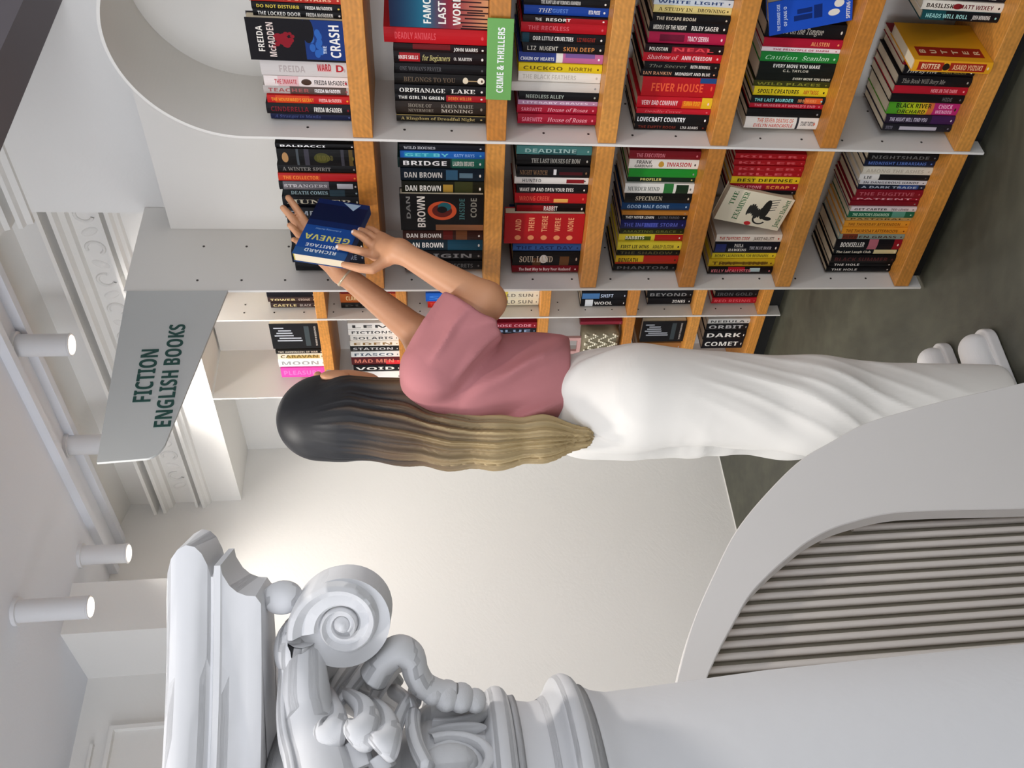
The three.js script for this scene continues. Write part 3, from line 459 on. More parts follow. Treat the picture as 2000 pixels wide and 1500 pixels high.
farRow('far bay', 5, 1305, .172, [{ face: true, y: [627, 667], art: 'black', label: 'black paperback with dim grey shape, face out on recessed bookcase sixth shelf' }, [669, 684, '#9a6a3a', []], [684, 700, '#14121a', []]]);
farRow('far bay', 6, 1435, .172, [[622, 631, '#c8c8c4', T1('NEBULA', '#4a4a4a')], [631, 645, '#131316', T1('ORBIT', '#b8b8b8')], [645, 662, '#101014', T1('DARK', Wh)], [662, 680, '#16141a', T1('COMET', Wh)]]);

// ---- covers that stand face out
const arts = {
  crash(c, w, h) { c.fillStyle = '#0e0b12'; c.fillRect(0, 0, w, h); c.fillStyle = '#8d1022'; for (let i = 0; i < 26; i++) blot(c, w * (.5 + .2 * Math.sin(i * 2.4) * (i / 26)), h * (.36 + .12 * Math.cos(i * 3.7) * (i / 26)), w * (.11 - .003 * i), h * (.06 - .0017 * i)); c.fillStyle = '#14357a'; c.fillRect(w * .05, h * .58, w * .95, h * .42); c.fillStyle = '#2c63b4'; for (let i = 0; i < 9; i++) blot(c, w * (.2 + .07 * i), h * (.70 + .05 * Math.sin(i * 2.2)), w * .1, h * .03); c.fillStyle = '#0e0b12'; blot(c, w * .75, h * .62, w * .3, h * .06);
    word(c, 'FREIDA', w * .2, w * .82, h * .13, h * .09, '#f1ebe2'); word(c, 'McFADDEN', w * .08, w * .92, h * .24, h * .1, '#e9d8d0'); word(c, 'THE', w * .2, w * .4, h * .78, h * .05, '#d8e4f4'); word(c, 'CRASH', w * .1, w * .92, h * .89, h * .15, '#f4f4f0'); },
  famous(c, w, h) { const g = c.createLinearGradient(0, 0, 0, h); g.addColorStop(0, '#101c3c'); g.addColorStop(.35, '#1c6a86'); g.addColorStop(.6, '#8a2436'); g.addColorStop(1, '#d8a070'); c.fillStyle = g; c.fillRect(0, 0, w, h); c.fillStyle = '#2a0f14'; for (let i = 0; i < 14; i++) c.fillRect(w * (i / 14 + .02 * Math.sin(i * 5)), h * (.72 + .1 * Math.sin(i * 3)), w * .03, h * .3);
    word(c, 'FAMOUS', w * .08, w * .92, h * .38, h * .11, '#f4f2ea'); word(c, 'LAST', w * .08, w * .6, h * .53, h * .11, '#f4f2ea'); word(c, 'WORDS', w * .08, w * .85, h * .68, h * .11, '#f4f2ea'); },
  eye(c, w, h) { c.fillStyle = '#0b0a0c'; c.fillRect(0, 0, w, h); c.fillStyle = '#c8502a'; c.beginPath(); c.arc(w * .55, h * .5, w * .26, 0, 7); c.fill(); c.fillStyle = '#5a1a14'; c.beginPath(); c.arc(w * .55, h * .5, w * .18, 0, 7); c.fill(); c.fillStyle = '#1a5a64'; c.beginPath(); c.arc(w * .66, h * .53, w * .12, 0, 7); c.fill(); c.fillStyle = '#0a0a0c'; c.beginPath(); c.arc(w * .58, h * .5, w * .09, 0, 7); c.fill(); c.fillStyle = '#8a5a3a'; c.fillRect(0, h * .42, w * .16, h * .6);
    word(c, 'DAN', w * .3, w * .96, h * .1, h * .07, '#8a8a86'); word(c, 'BROWN', w * .06, w * .96, h * .25, h * .13, '#efe9df'); word(c, 'INSIDE', w * .3, w * .9, h * .74, h * .09, '#3f6a6a'); word(c, 'CODE', w * .36, w * .92, h * .88, h * .1, '#8a8a80'); },
  none(c, w, h) { c.fillStyle = '#b5161c'; c.fillRect(0, 0, w, h); ['AND', 'THEN', 'THERE', 'WERE', 'NONE'].forEach((s, i) => { word(c, s, w * (.45 - s.length * .01), w * (.66 + s.length * .055), h * (.17 + i * .165), h * .1, '#f2a87a'); c.fillStyle = '#ee9a68'; blot(c, w * .2, h * (.17 + i * .165), w * .08, h * .04); }); },
  scorpion(c, w, h) { c.fillStyle = '#e8e0c8'; c.fillRect(0, 0, w, h); word(c, 'THE', w * .5, w * .92, h * .13, h * .09, '#2f6a3a', 'serif'); word(c, 'EXAMINER', w * .1, w * .95, h * .28, h * .11, '#2f6a3a', 'serif'); for (let i = 0; i < 8; i++) { c.fillStyle = '#2c2c2a'; blot(c, w * (.45 + .06 * Math.sin(i)), h * (.42 + i * .03), w * .16, h * .02); } c.fillStyle = '#232321'; blot(c, w * .55, h * .66, w * .3, h * .06); blot(c, w * .3, h * .74, w * .06, h * .07); c.strokeStyle = '#232321'; c.lineWidth = w * .04; c.beginPath(); c.arc(w * .24, h * .64, w * .14, 2, 5); c.stroke(); for (let i = 0; i < 5; i++) { c.beginPath(); c.moveTo(w * (.5 + i * .08), h * .66); c.lineTo(w * (.6 + i * .08), h * .8); c.lineWidth = w * .018; c.stroke(); } c.fillStyle = '#c42a2e'; blot(c, w * .06, h * .5, w * .06, h * .05); word(c, 'Janice Hallett', w * .1, w * .95, h * .92, h * .1, '#2f6a3a', 'serif'); },
  blueship(c, w, h) { c.fillStyle = '#1a4fc0'; c.fillRect(0, 0, w, h); c.fillStyle = '#0c2a70'; c.fillRect(w * .3, h * .3, w * .16, h * .22); c.fillRect(w * .5, h * .34, w * .14, h * .18); c.fillRect(w * .28, h * .54, w * .4, h * .1); c.fillStyle = '#e8e4da'; blot(c, w * .35, h * .78, w * .1, h * .07); blot(c, w * .6, h * .84, w * .12, h * .06); word(c, 'THE STRANGE CASE', w * .1, w * .9, h * .12, h * .05, '#dfe8fa'); word(c, 'OF JANE O', w * .2, w * .8, h * .2, h * .05, '#dfe8fa'); word(c, 'SPITTING GOLD', w * .08, w * .92, h * .95, h * .06, '#f4f0e4'); },
black(c, w, h) { c.fillStyle = '#121216'; c.fillRect(0, 0, w, h); c.fillStyle = '#aeb2ba'; for (let i = 0; i < 6; i++) c.fillRect(w * (.3 + .1 * i), h * (.12 + .05 * Math.sin(i * 2.1)), w * .05, h * (.5 - .06 * i)); c.fillStyle = '#3a4448'; c.fillRect(w * .1, h * .68, w * .8, h * .1); word(c, 'THE NIGHT OF BROKEN SPACES', w * .1, w * .9, h * .9, h * .05, '#c8c6c0'); },
};
function blot(c, x, y, rx, ry) { c.beginPath(); c.ellipse(x, y, rx, ry, 0, 0, 7); c.fill(); }
function word(c, s, a, b, y, size, col, font = 'sans-serif') { c.fillStyle = col; c.font = `bold ${Math.round(size)}px ${font}`; c.textBaseline = 'middle'; c.textAlign = 'left'; const k = (b - a) / Math.max(1, c.measureText(s).width); c.save(); c.translate(a, y); c.scale(k, 1); c.fillText(s, 0, 0); c.restore(); }
function boardBook(parent, w, h, t, art, bg) {                        // book lying in the xy plane, front cover towards +z, base at y = 0
  const [k, c] = canvas(384, 576); arts[art](c, 384, 576); const m = asMat(k), side = std(bg, .4);
  part(parent, 'front_cover', new THREE.PlaneGeometry(w, h).translate(0, h / 2, t / 2 + .0004), m);
  part(parent, 'cover', merged([box(-w / 2, w / 2, 0, h, t / 2 - .0012, t / 2), box(-w / 2, w / 2, 0, h, -t / 2, -t / 2 + .0012), box(-w / 2, -w / 2 + .0012, 0, h, -t / 2, t / 2)]), side);
  part(parent, 'page_block', box(-w / 2 + .0015, w / 2 - .003, .0015, h - .002, -t / 2 + .0012, t / 2 - .0012), paper);
}
const faceBg = { crash: '#15101a', famous: '#b5141f', eye: '#0d0c0e', none: '#a8141a', scorpion: '#d9cfb4', blueship: '#15408f', black: '#141418' };
for (const f of faceOut) {
  const sx = f.sp - .012, za = hit(f.xpix, f.y[0], 'x', sx).z, zb = hit(f.xpix, f.y[1], 'x', sx).z, w = Math.abs(zb - za) - .002;
  const h = f.shelfY === tops[0] ? .185 : f.art === 'black' ? .172 : f.tilt ? .178 : .192;
  const lift = f.tilt ? Math.abs(Math.sin(f.tilt)) * w / 2 * (f.tilt ? .92 : 1) : 0;
  const g = thing('paperback_book', f.label, 'book', V(sx + .012, f.shelfY + .001 + lift, (za + zb) / 2), 'face-out books');
  boardBook(g, f.tilt ? w * .88 : w, h, .024, f.art, faceBg[f.art]);
  g.rotation.order = 'YZX'; g.rotation.y = -Math.PI / 2; g.rotation.z = f.tilt ?? 0;
}

// ------------------------------------------------------------------ swept shapes
function sweep(pts, rad, seg = 40, rs = 14, ref = V(0, 1, 0), closedEnds = true) {  // rad(t) -> [across, along ref side]
  const cv = new THREE.CatmullRomCurve3(pts), P = [], N = [], idx = [];
  const pos = [];
  for (let i = 0; i <= seg; i++) {
    const t = i / seg, p = cv.getPoint(t), tg = cv.getTangent(t), sd = new THREE.Vector3().crossVectors(ref, tg).normalize(), up = new THREE.Vector3().crossVectors(tg, sd);
    const [a, b] = rad(t);
    for (let j = 0; j < rs; j++) { const f = j / rs * 2 * Math.PI, q = p.clone().addScaledVector(up, a * Math.cos(f)).addScaledVector(sd, b * Math.sin(f)); pos.push(q.x, q.y, q.z); }
  }
  for (let i = 0; i < seg; i++) for (let j = 0; j < rs; j++) { const a = i * rs + j, b = i * rs + (j + 1) % rs; idx.push(a, b, a + rs, b, b + rs, a + rs); }
  if (closedEnds) for (const e of [0, seg]) { const c = pos.length / 3, p = cv.getPoint(e / seg); pos.push(p.x, p.y, p.z); for (let j = 0; j < rs; j++) { const a = e * rs + j, b = e * rs + (j + 1) % rs; e ? idx.push(a, b, c) : idx.push(b, a, c); } }
  const g = new THREE.BufferGeometry(); g.setAttribute('position', new THREE.Float32BufferAttribute(pos, 3)); g.setIndex(idx); g.computeVertexNormals(); return metreUV(g);
}

// ------------------------------------------------------------------ column with scrolled capital
const COL = V(.15, 0, -.94);
{
  const col = thing('column', 'white classical column with scrolled capital in front of the plain wall', 'column', COL);
  const lat = (pts, seg = 72) => metreUV(new THREE.LatheGeometry(pts.map(([r, y]) => new THREE.Vector2(r, y)), seg));
  const arc = (r, y, rr, n = 8, a0 = -Math.PI / 2, a1 = Math.PI / 2) => Array.from({ length: n + 1 }, (_, i) => { const a = a0 + (a1 - a0) * i / n; return [r + Math.cos(a) * rr, y + Math.sin(a) * rr]; });
  part(col, 'base', merged([box(-.34, .34, 0, .08, -.34, .34), lat([[0, .08], [.31, .08], ...arc(.295, .115, .035), [.28, .155], [.27, .17], ...arc(.272, .19, .018), [.252, .215], [0, .215]])]), stone);
  part(col, 'shaft', lat([[.250, .21], [.2495, .5], [.247, .8], [.242, 1.02], [.236, 1.13], [.2345, 1.165], [.237, 1.178], [.240, 1.184], [.240, 1.19], [.236, 1.192]]), stone);
  part(col, 'neck_ring', lat([[.23, 1.186], [.243, 1.188], ...arc(.2425, 1.2035, .0105, 8), [.2405, 1.2165], [.236, 1.219], [.233, 1.224]]), stone);
  part(col, 'necking', lat([[.2335, 1.218], [.2315, 1.232], [.234, 1.245], [.236, 1.248]]), stone);
  part(col, 'upper_ring', lat([[.225, 1.243], [.2385, 1.2445], [.2385, 1.249], ...arc(.2375, 1.2595, .0095, 8), [.235, 1.271], [.23, 1.2725]]), stone);
  part(col, 'bell', lat([[.232, 1.27], [.238, 1.283], [.2405, 1.298], [.238, 1.314], [.230, 1.326], [.219, 1.334], [.215, 1.35], [.220, 1.38], [.230, 1.41], [.235, 1.43], [0, 1.43]]), stone);
  // abacus: four concave sides with cut corners, moulded edge
  const outline = o => { const pts = [], h = .279 + o, cut = .036, dip = .088; for (let q = 0; q < 4; q++) for (let i = 0; i <= 28; i++) { const t = -1 + i / 14, u = t * (h - cut), d = h - dip * (1 - t * t); const c = Math.cos(q * Math.PI / 2), s = Math.sin(q * Math.PI / 2); pts.push([d * c - u * s, d * s + u * c]); } return pts; };
  const prof = [[-.18, 1.4885], [-.012, 1.4885], [.002, 1.4872], [.009, 1.4845], [.0135, 1.480], [.0155, 1.4745], [.0145, 1.469], [.011, 1.4645], [.005, 1.461], [-.001, 1.459], [-.001, 1.4575], [.0045, 1.4565], [.0045, 1.4525], [.0, 1.4515], [-.006, 1.447], [-.0095, 1.442], [-.0115, 1.436], [-.012, 1.430], [-.016, 1.4265], [-.18, 1.4265]];
  { const pos = [], idx = [], n = outline(0).length; for (const [o, y] of prof) for (const [x, z] of outline(o)) pos.push(x, y, z);
    for (let i = 0; i < prof.length - 1; i++) for (let j = 0; j < n; j++) { const a = i * n + j, b = i * n + (j + 1) % n; idx.push(a, b, a + n, b, b + n, a + n); }
    const g = new THREE.BufferGeometry(); g.setAttribute('position', new THREE.Float32BufferAttribute(pos, 3)); g.setIndex(idx);
    part(col, 'abacus', metreUV(toCreasedNormals(g, .6)), stone); }
  // corner scrolls: spiral band around an eye, stems running back along the bell
  const spiral = () => {
    const turns = 1.65, R0 = .0400, R1 = .0095, n = 150, rs = 20, pos = [], idx = [];
    const b = Math.log(R0 / R1) / (turns * 2 * Math.PI), rr = a => R0 * Math.exp(-b * a);
    for (let i = 0; i <= n; i++) {
      const a = turns * 2 * Math.PI * i / n, r = rr(a), th = 1.75 - a, half = Math.max(.002, (r - rr(a + 2 * Math.PI)) * .5), wz = .034 - .008 * i / n + (i > n * .75 ? .010 * (i / n - .75) / .25 : 0);
      const cr = r - half, e = [Math.cos(th), Math.sin(th)];
      // band section: raised outer rim, hollow channel sinking towards the inside
      for (let j = 0; j < rs; j++) { const f = j / rs * 2 * Math.PI, c = Math.cos(f), s = Math.sin(f), q = (v, k) => Math.sign(v) * Math.abs(v) ** k, u = q(c, .6); pos.push(e[0] * (cr + half * u), e[1] * (cr + half * u), q(s, .35) * wz * (u > .35 ? 1 : .80 + .20 * Math.max(0, -u - .2))); }
    }
    for (let i = 0; i < n; i++) for (let j = 0; j < rs; j++) { const a = i * rs + j, c = i * rs + (j + 1) % rs; idx.push(a, a + rs, c, c, a + rs, c + rs); }
    const g = new THREE.BufferGeometry(); g.setAttribute('position', new THREE.Float32BufferAttribute(pos, 3)); g.setIndex(idx); return metreUV(toCreasedNormals(g, .7));
  };
  const sp = spiral(), web = metreUV(new THREE.CylinderGeometry(.033, .033, .040, 40).rotateX(Math.PI / 2)), eye = metreUV(new THREE.SphereGeometry(.009, 16, 10).scale(1, 1, 3.6));
  const polar = (deg, r, y) => V(r * Math.cos(deg * Math.PI / 180), y, r * Math.sin(deg * Math.PI / 180));   // 45 = corner towards +x +z, 90 = +z side
  // a photo pixel on a cylinder of radius r about the axis, and on the upright plane through the corner diagonal
  const onBell = (x, y, r) => { const d = ray(x, y), ox = EYE.x - COL.x, oz = EYE.z - COL.z, a = d.x * d.x + d.z * d.z, b = ox * d.x + oz * d.z, c = ox * ox + oz * oz - r * r, q = Math.max(0, b * b - a * c), t = (-b - Math.sqrt(q)) / a; return EYE.clone().addScaledVector(d, t).sub(COL); };
  const onDiag = (x, y) => { const d = ray(x, y), t = ((COL.x - EYE.x) - (COL.z - EYE.z)) / (d.x - d.z); return EYE.clone().addScaledVector(d, t).sub(COL); };
  const bellPath = (px, rs) => px.map(([x, y], i) => onBell(x, y, rs[i]));
  const shapes = [];
  shapes.push(['stem', [onDiag(594, 1236), onDiag(590, 1262), onDiag(594, 1295)].concat(bellPath([[598, 1345], [602, 1400], [612, 1450], [628, 1500]], [.285, .272, .263, .257])).concat([polar(70, .25, 1.374), polar(80, .244, 1.360)]), t => [.0125 + .010 * t, .034 - .02 * t], 48]);
  shapes.push(['stem_fillet', [onDiag(562, 1240)].concat(bellPath([[560, 1330], [556, 1400], [560, 1450], [572, 1500]], [.285, .272, .264, .258])).concat([polar(72, .25, 1.392)]), t => [.0055, .020 - .008 * t], 36]);
  for (const [px, rs, w] of [[[[640, 1340], [650, 1372], [658, 1405], [652, 1428], [638, 1436]], [.268, .272, .276, .278, .272], .0085], [[[655, 1347], [688, 1362], [714, 1390], [712, 1425], [690, 1445]], [.262, .270, .278, .28, .274], .0092], [[[700, 1352], [734, 1378], [756, 1412], [755, 1448], [735, 1468]], [.252, .262, .272, .276, .272], .0088]])
    shapes.push(['curled_lobe', bellPath(px, rs), t => { const k = t > .72 ? w * (1.05 + .42 * Math.sin((t - .72) / .28 * 3.0)) : w * (.35 + .75 * t / .72); return [k, k]; }, 30]);
  for (const [px, rs] of [[[[640, 1440], [655, 1462], [660, 1500]], [.262, .26, .256]], [[[690, 1452], [700, 1475], [708, 1500]], [.266, .262, .256]], [[[736, 1475], [745, 1490], [752, 1505]], [.262, .258, .254]]])
    shapes.push(['leaf_blade', bellPath(px, rs), t => [.0085, .007], 14]);
  shapes.push(['dart_leaf', bellPath([[770, 1350], [800, 1375], [812, 1392]], [.252, .256, .25]), t => [.006 * (1 - .6 * t), .006], 12], ['dart_leaf', bellPath([[808, 1395], [806, 1420], [815, 1460], [835, 1500]], [.252, .254, .253, .251]), t => [.0055, .006], 18]);
  const mirror = p => V(p.z, p.y, p.x), geos = [];
  for (const [name, pts, rad, seg] of shapes) for (const m of [0, 1]) geos.push([name, sweep(m ? pts.map(mirror) : pts, rad, seg, 14)]);
  const knob = sweep([[730, 1322], [752, 1288], [780, 1270], [803, 1282], [812, 1312], [828, 1338], [858, 1352], [890, 1358]].map(([x, y]) => onDiag(x, y)), t => [.024 - .008 * t, .0115 - .0035 * t], 60, 16, V(.7, 0, -.7));
  const lump = (p, a, b, w) => metreUV(new THREE.SphereGeometry(1, 20, 14).scale(a, b, w).rotateY(-Math.PI / 4).translate(p.x, p.y, p.z));
  const shoulder = lump(onDiag(578, 1264), .021, .0150, .031);
  const rag = []; for (const [x, y, r] of [[846, 1340, .010], [872, 1348, .0115], [900, 1352, .011], [928, 1358, .009]]) { const p = onDiag(x, y + 10); rag.push(new THREE.SphereGeometry(r, 12, 8).scale(.8, .95, 2.2).rotateY(-Math.PI / 4).translate(p.x, p.y, p.z)); }
  for (let q = 0; q < 4; q++) {
    const g = new THREE.Group(); g.name = 'corner_scroll'; g.rotation.y = -q * Math.PI / 2; col.add(g);
    const put = (name, geo) => { const m = part(g, name, geo, stone); m.position.set(.327 * Math.SQRT1_2, 1.3715, .327 * Math.SQRT1_2); m.rotation.y = -Math.PI / 4; return m; };
    part(g, 'scroll_shoulder', shoulder, stone); put('spiral_band', sp); put('scroll_web', web); put('scroll_eye', eye);
    for (const [name, geo] of geos) part(g, name, geo, stone);
    part(g, 'leaf_knob', knob, stone); part(g, 'leaf_edge', merged(rag.map(k => k.clone())), stone);
    part(g, 'corner_bead', metreUV(new THREE.SphereGeometry(.0125, 16, 12).scale(1, 1.15, 1).translate(.343 * Math.SQRT1_2, 1.4155, .343 * Math.SQRT1_2)), stone);
    part(g, 'rosette', metreUV(new THREE.SphereGeometry(.026, 14, 10).scale(1, 1, .6).translate(0, 1.447, .2)), stone);
  }
  // eggs in frames around the neck of the bell
  const egg = metreUV(new THREE.SphereGeometry(1, 14, 10)), fr = metreUV(new THREE.TorusGeometry(1, .16, 8, 20, Math.PI * 1.25));
  for (let k = 0; k < 20; k++) {
    const a = 4 + k * 18, p = polar(a, .2345, 1.299);
    const e = part(col, 'egg', egg, stone); e.position.copy(p); e.scale.set(.018, .021, .014); e.rotation.y = Math.PI / 2 - a * Math.PI / 180;
    const f = part(col, 'egg_frame', fr, stone); f.position.copy(polar(a, .2385, 1.299)); f.scale.set(.027, .029, .030); f.rotation.order = 'YXZ'; f.rotation.y = Math.PI / 2 - a * Math.PI / 180; f.rotation.z = Math.PI - .39;
    const dd = part(col, 'dart', egg, stone); dd.position.copy(polar(a + 9, .2395, 1.292)); dd.scale.set(.004, .022, .006); dd.rotation.y = Math.PI / 2 - (a + 9) * Math.PI / 180;
  }
}

// ------------------------------------------------------------------ arched slatted partition
{
  const Z = -1.30, mid = .34;
  const outPx = [[1322, 1337], [1354, 1220], [1396, 1122], [1439, 1038], [1503, 959], [1569, 896], [1625, 863], [1685, 830], [1774, 802], [1858, 780], [1953, 759], [2000, 748]];
  const inPx = [[1377, 1332], [1391, 1295], [1410, 1255], [1433, 1213], [1461, 1164], [1499, 1122], [1536, 1089], [1573, 1059], [1620, 1033], [1667, 1017], [1737, 1001], [1830, 995], [2000, 991]];
  const half = (px, ap, foot) => [[mid, ap], [mid + .11, ap - .012], ...px.map(([x, y]) => { const p = hit(x, y, 'z', Z); return [p.x, p.y]; }), ...foot];
  const smooth = pts => { const c = new THREE.CatmullRomCurve3(pts.map(([x, y]) => V(x, y, 0)), false, 'centripetal'); return c.getPoints(90).map(p => [p.x, p.y]); };
  const O = smooth(half(outPx, 1.045, [[1.11, .12], [1.122, .0]])), I = smooth(half(inPx, .995, [[.818, .2], [.818, .1]]));
  const full = h => [...h.slice(1).reverse().map(([x, y]) => [2 * mid - x, y]), ...h];
  const g = thing('slatted_partition', 'white arched partition with vertical slats behind the column', 'partition', V(mid, 0, Z));
  const loc = pts => pts.map(([x, y]) => new THREE.Vector2(x - mid, y));
  const s = new THREE.Shape(loc(full(O))); s.holes.push(new THREE.Path(loc(full(I)).reverse()));
  const ex = new THREE.ExtrudeGeometry(s, { depth: .024, bevelEnabled: true, bevelSize: .0015, bevelThickness: .0015, bevelSegments: 1 });
  part(g, 'frame', metreUV(ex.translate(0, 0, -.0255)), bezelWhite);
  const bs = new THREE.Shape(loc(full(I.map(([x, y]) => [mid + (x - mid) * 1.1, Math.max(.02, y + .03)]))));
  part(g, 'backing_board', metreUV(new THREE.ExtrudeGeometry(bs, { depth: .01, bevelEnabled: false }).translate(0, 0, -.062)), std(0x8d8676, .8));
  const slatMat = std(0xd6cec6, .55), topAt = x => { let y = 1; for (let i = 1; i < I.length; i++) if (I[i][0] >= mid + Math.abs(x) && I[i - 1][0] <= mid + Math.abs(x)) { y = I[i][1]; break; } return Math.abs(x) > .47 ? .62 : y; };
  for (let x = -.4995; x <= .5; x += .0185) {
    const h = topAt(x) + .03 - .06, sl = new THREE.CylinderGeometry(.0056, .0056, h, 10, 1); sl.scale(1, 1, 1.1);
    const m = part(g, 'slat', metreUV(sl), slatMat); m.position.set(x, .06 + h / 2, -.046);
  }
  part(g, 'plinth', box(-.75, .75, 0, .02, -.062, -.002), bezelWhite);
}

// ------------------------------------------------------------------ soft bodies from distance fields
function cap(px, py, pz, a, b, ra, rb) {
  const bx = b.x - a.x, by = b.y - a.y, bz = b.z - a.z, ax = px - a.x, ay = py - a.y, az = pz - a.z;
  let t = (ax * bx + ay * by + az * bz) / (bx * bx + by * by + bz * bz); t = t < 0 ? 0 : t > 1 ? 1 : t;
  const dx = ax - bx * t, dy = ay - by * t, dz = az - bz * t; return Math.sqrt(dx * dx + dy * dy + dz * dz) - (ra + (rb - ra) * t);
}
const ell = (x, y, z, c, rx, ry, rz) => { const a = (x - c.x) / rx, b = (y - c.y) / ry, e = (z - c.z) / rz, k = Math.sqrt(a * a + b * b + e * e); return (k - 1) * Math.min(rx, ry, rz); };
const smin = (a, b, k) => { const h = Math.max(k - Math.abs(a - b), 0) / k; return Math.min(a, b) - h * h * k * .25; };
const smax = (a, b, k) => -smin(-a, -b, k);
function fieldGeo(fn, lo, hi, res, org) {
  const mc = new MarchingCubes(res, new THREE.MeshBasicMaterial(), false, false, 260000); mc.isolation = 0;
  const h = res / 2, cx = (lo.x + hi.x) / 2, cy = (lo.y + hi.y) / 2, cz = (lo.z + hi.z) / 2, sx = (hi.x - lo.x) / 2, sy = (hi.y - lo.y) / 2, sz = (hi.z - lo.z) / 2;
  for (let k = 0; k < res; k++) { const z = cz + (k - h) / h * sz; for (let j = 0; j < res; j++) { const y = cy + (j - h) / h * sy, o = k * res * res + j * res; for (let i = 0; i < res; i++) mc.field[o + i] = -fn(cx + (i - h) / h * sx, y, z); } }
  mc.update();
  const n = mc.count, p = new Float32Array(n * 3);
  for (let i = 0; i < n; i++) { p[3 * i] = cx + mc.positionArray[3 * i] * sx - org.x; p[3 * i + 1] = cy + mc.positionArray[3 * i + 1] * sy - org.y; p[3 * i + 2] = cz + mc.positionArray[3 * i + 2] * sz - org.z; }
  let g = new THREE.BufferGeometry(); g.setAttribute('position', new THREE.BufferAttribute(p, 3)); g = mergeVertices(g, 1e-5); g.computeVertexNormals();
  return g;
}
const clean = g => { const k = g.toNonIndexed(); k.deleteAttribute('uv'); return k; };

// ------------------------------------------------------------------ the person
const ORG = V(1.43, 0, -1.75);
const person = thing('person', 'person in pink top and white trousers reaching for a book at the shelves', 'person', ORG);
const J = {
  Rs: V(1.395, 1.312, -1.605), Re: at(950, 588, 2.13), Rw: at(780, 490, 2.165), Ls: V(1.472, 1.312, -1.862), Le: at(822, 655, 2.36), Lw: at(668, 533, 2.32),
  neck: V(1.425, 1.36, -1.755), head: V(1.452, 1.530, -1.765), chest: V(1.43, 1.22, -1.75), pelvis: V(1.432, .92, -1.75),
  Rh: V(1.385, .86, -1.675), Rk: V(1.34, .48, -1.675), Ra: V(1.325, .07, -1.675), Lh: V(1.425, .86, -1.80), Lk: V(1.445, .47, -1.835), La: V(1.435, .08, -1.855),
};
const chain = (list, d0) => list.map(([x, y, d]) => at(x, y, d));
const handR = { w: J.Rw, f: [chain([[733, 499, 2.19], [703, 490, 2.172], [682, 485, 2.172], [662, 482, 2.178]]), chain([[733, 484, 2.195], [716, 469, 2.185], [704, 460, 2.188], [692, 454, 2.195]]), chain([[738, 472, 2.205], [723, 459, 2.205], [713, 453, 2.215], [704, 449, 2.225]]), chain([[746, 464, 2.215], [735, 453, 2.222], [727, 448, 2.23], [719, 445, 2.24]])], th: chain([[757, 507, 2.17], [727, 526, 2.155], [703, 524, 2.155], [672, 517, 2.16]]) };
const handL = { w: J.Lw, f: [chain([[607, 452, 2.285], [590, 424, 2.28], [576, 403, 2.275], [563, 386, 2.275]]), chain([[600, 462, 2.285], [580, 437, 2.275], [566, 420, 2.268], [553, 406, 2.265]]), chain([[598, 473, 2.28], [582, 456, 2.265], [573, 446, 2.255], [566, 440, 2.25]]), chain([[602, 485, 2.27], [588, 476, 2.25], [580, 470, 2.24], [573, 468, 2.232]])], th: chain([[650, 512, 2.27], [636, 500, 2.262], [622, 492, 2.26], [611, 484, 2.262]]) };
function handD(x, y, z, h) {
  let d = 1; const r = [.0088, .009, .0085, .0075];
  for (let i = 0; i < 4; i++) { const f = h.f[i]; d = smin(d, cap(x, y, z, h.w, f[0], .019, .0125), .012); }
  for (let i = 0; i < 4; i++) { const f = h.f[i]; let e = Math.min(cap(x, y, z, f[0], f[1], r[i] + .0014, r[i]), cap(x, y, z, f[1], f[2], r[i], r[i] - .0008), cap(x, y, z, f[2], f[3], r[i] - .0008, r[i] - .0022)); d = smin(d, e, .004); }
  const t = h.th; d = smin(d, smin(cap(x, y, z, h.w, t[0], .018, .0125), Math.min(cap(x, y, z, t[0], t[1], .0125, .0105), cap(x, y, z, t[1], t[2], .0105, .0096), cap(x, y, z, t[2], t[3], .0096, .0068)), .008), .01);
  return d;
}
function armD(x, y, z, s, e, w, h) { return smin(smin(cap(x, y, z, s, e, .047, .037), cap(x, y, z, e, w, .0385, .0225), .02), handD(x, y, z, h), .014); }
const HT = .38, hc = Math.cos(HT), hs = Math.sin(HT);
const turnHead = (x, z) => { const a = x - J.head.x, b = z - J.head.z; return [J.head.x + a * hc - b * hs, J.head.z + a * hs + b * hc]; };   // world -> head axes
const headPoint = (a, y, b) => V(J.head.x + a * hc + b * hs, J.head.y + y, J.head.z - a * hs + b * hc);
function headD(wx, y, wz) {
  const H = J.head, [x, z] = turnHead(wx, wz); let d = ell(x, y, z, V(H.x - .022, H.y + .010, H.z), .084, .088, .066);
  d = smin(d, ell(x, y, z, V(H.x + .035, H.y - .035, H.z), .062, .072, .058), .03);                    // face
  d = smin(d, ell(x, y, z, V(H.x + .060, H.y - .086, H.z), .028, .020, .028), .03);                    // chin
  d = smin(d, cap(x, y, z, V(H.x + .088, H.y + .012, H.z), V(H.x + .112, H.y - .024, H.z), .007, .0105), .012); // nose
  d = smin(d, ell(x, y, z, V(H.x + .092, H.y - .052, H.z), .010, .009, .02), .01);                     // lips
  d = smin(d, cap(x, y, z, V(H.x + .082, H.y + .03, H.z - .03), V(H.x + .082, H.y + .03, H.z + .03), .009, .009), .012); // brow
  d = smax(d, -ell(x, y, z, V(H.x + .098, H.y + .006, H.z - .03), .016, .012, .017), .01); d = smax(d, -ell(x, y, z, V(H.x + .098, H.y + .006, H.z + .03), .016, .012, .017), .01);
  for (const s of [-1, 1]) d = smin(d, ell(x, y, z, V(H.x - .005, H.y - .015, H.z + s * .074), .017, .03, .009), .008);   // ears
  return smin(d, cap(wx, y, wz, V(1.43, 1.30, -1.755), V(H.x - .012, H.y - .05, H.z), .052, .046), .03);
}
const skin = std(0xd49b74, .5);
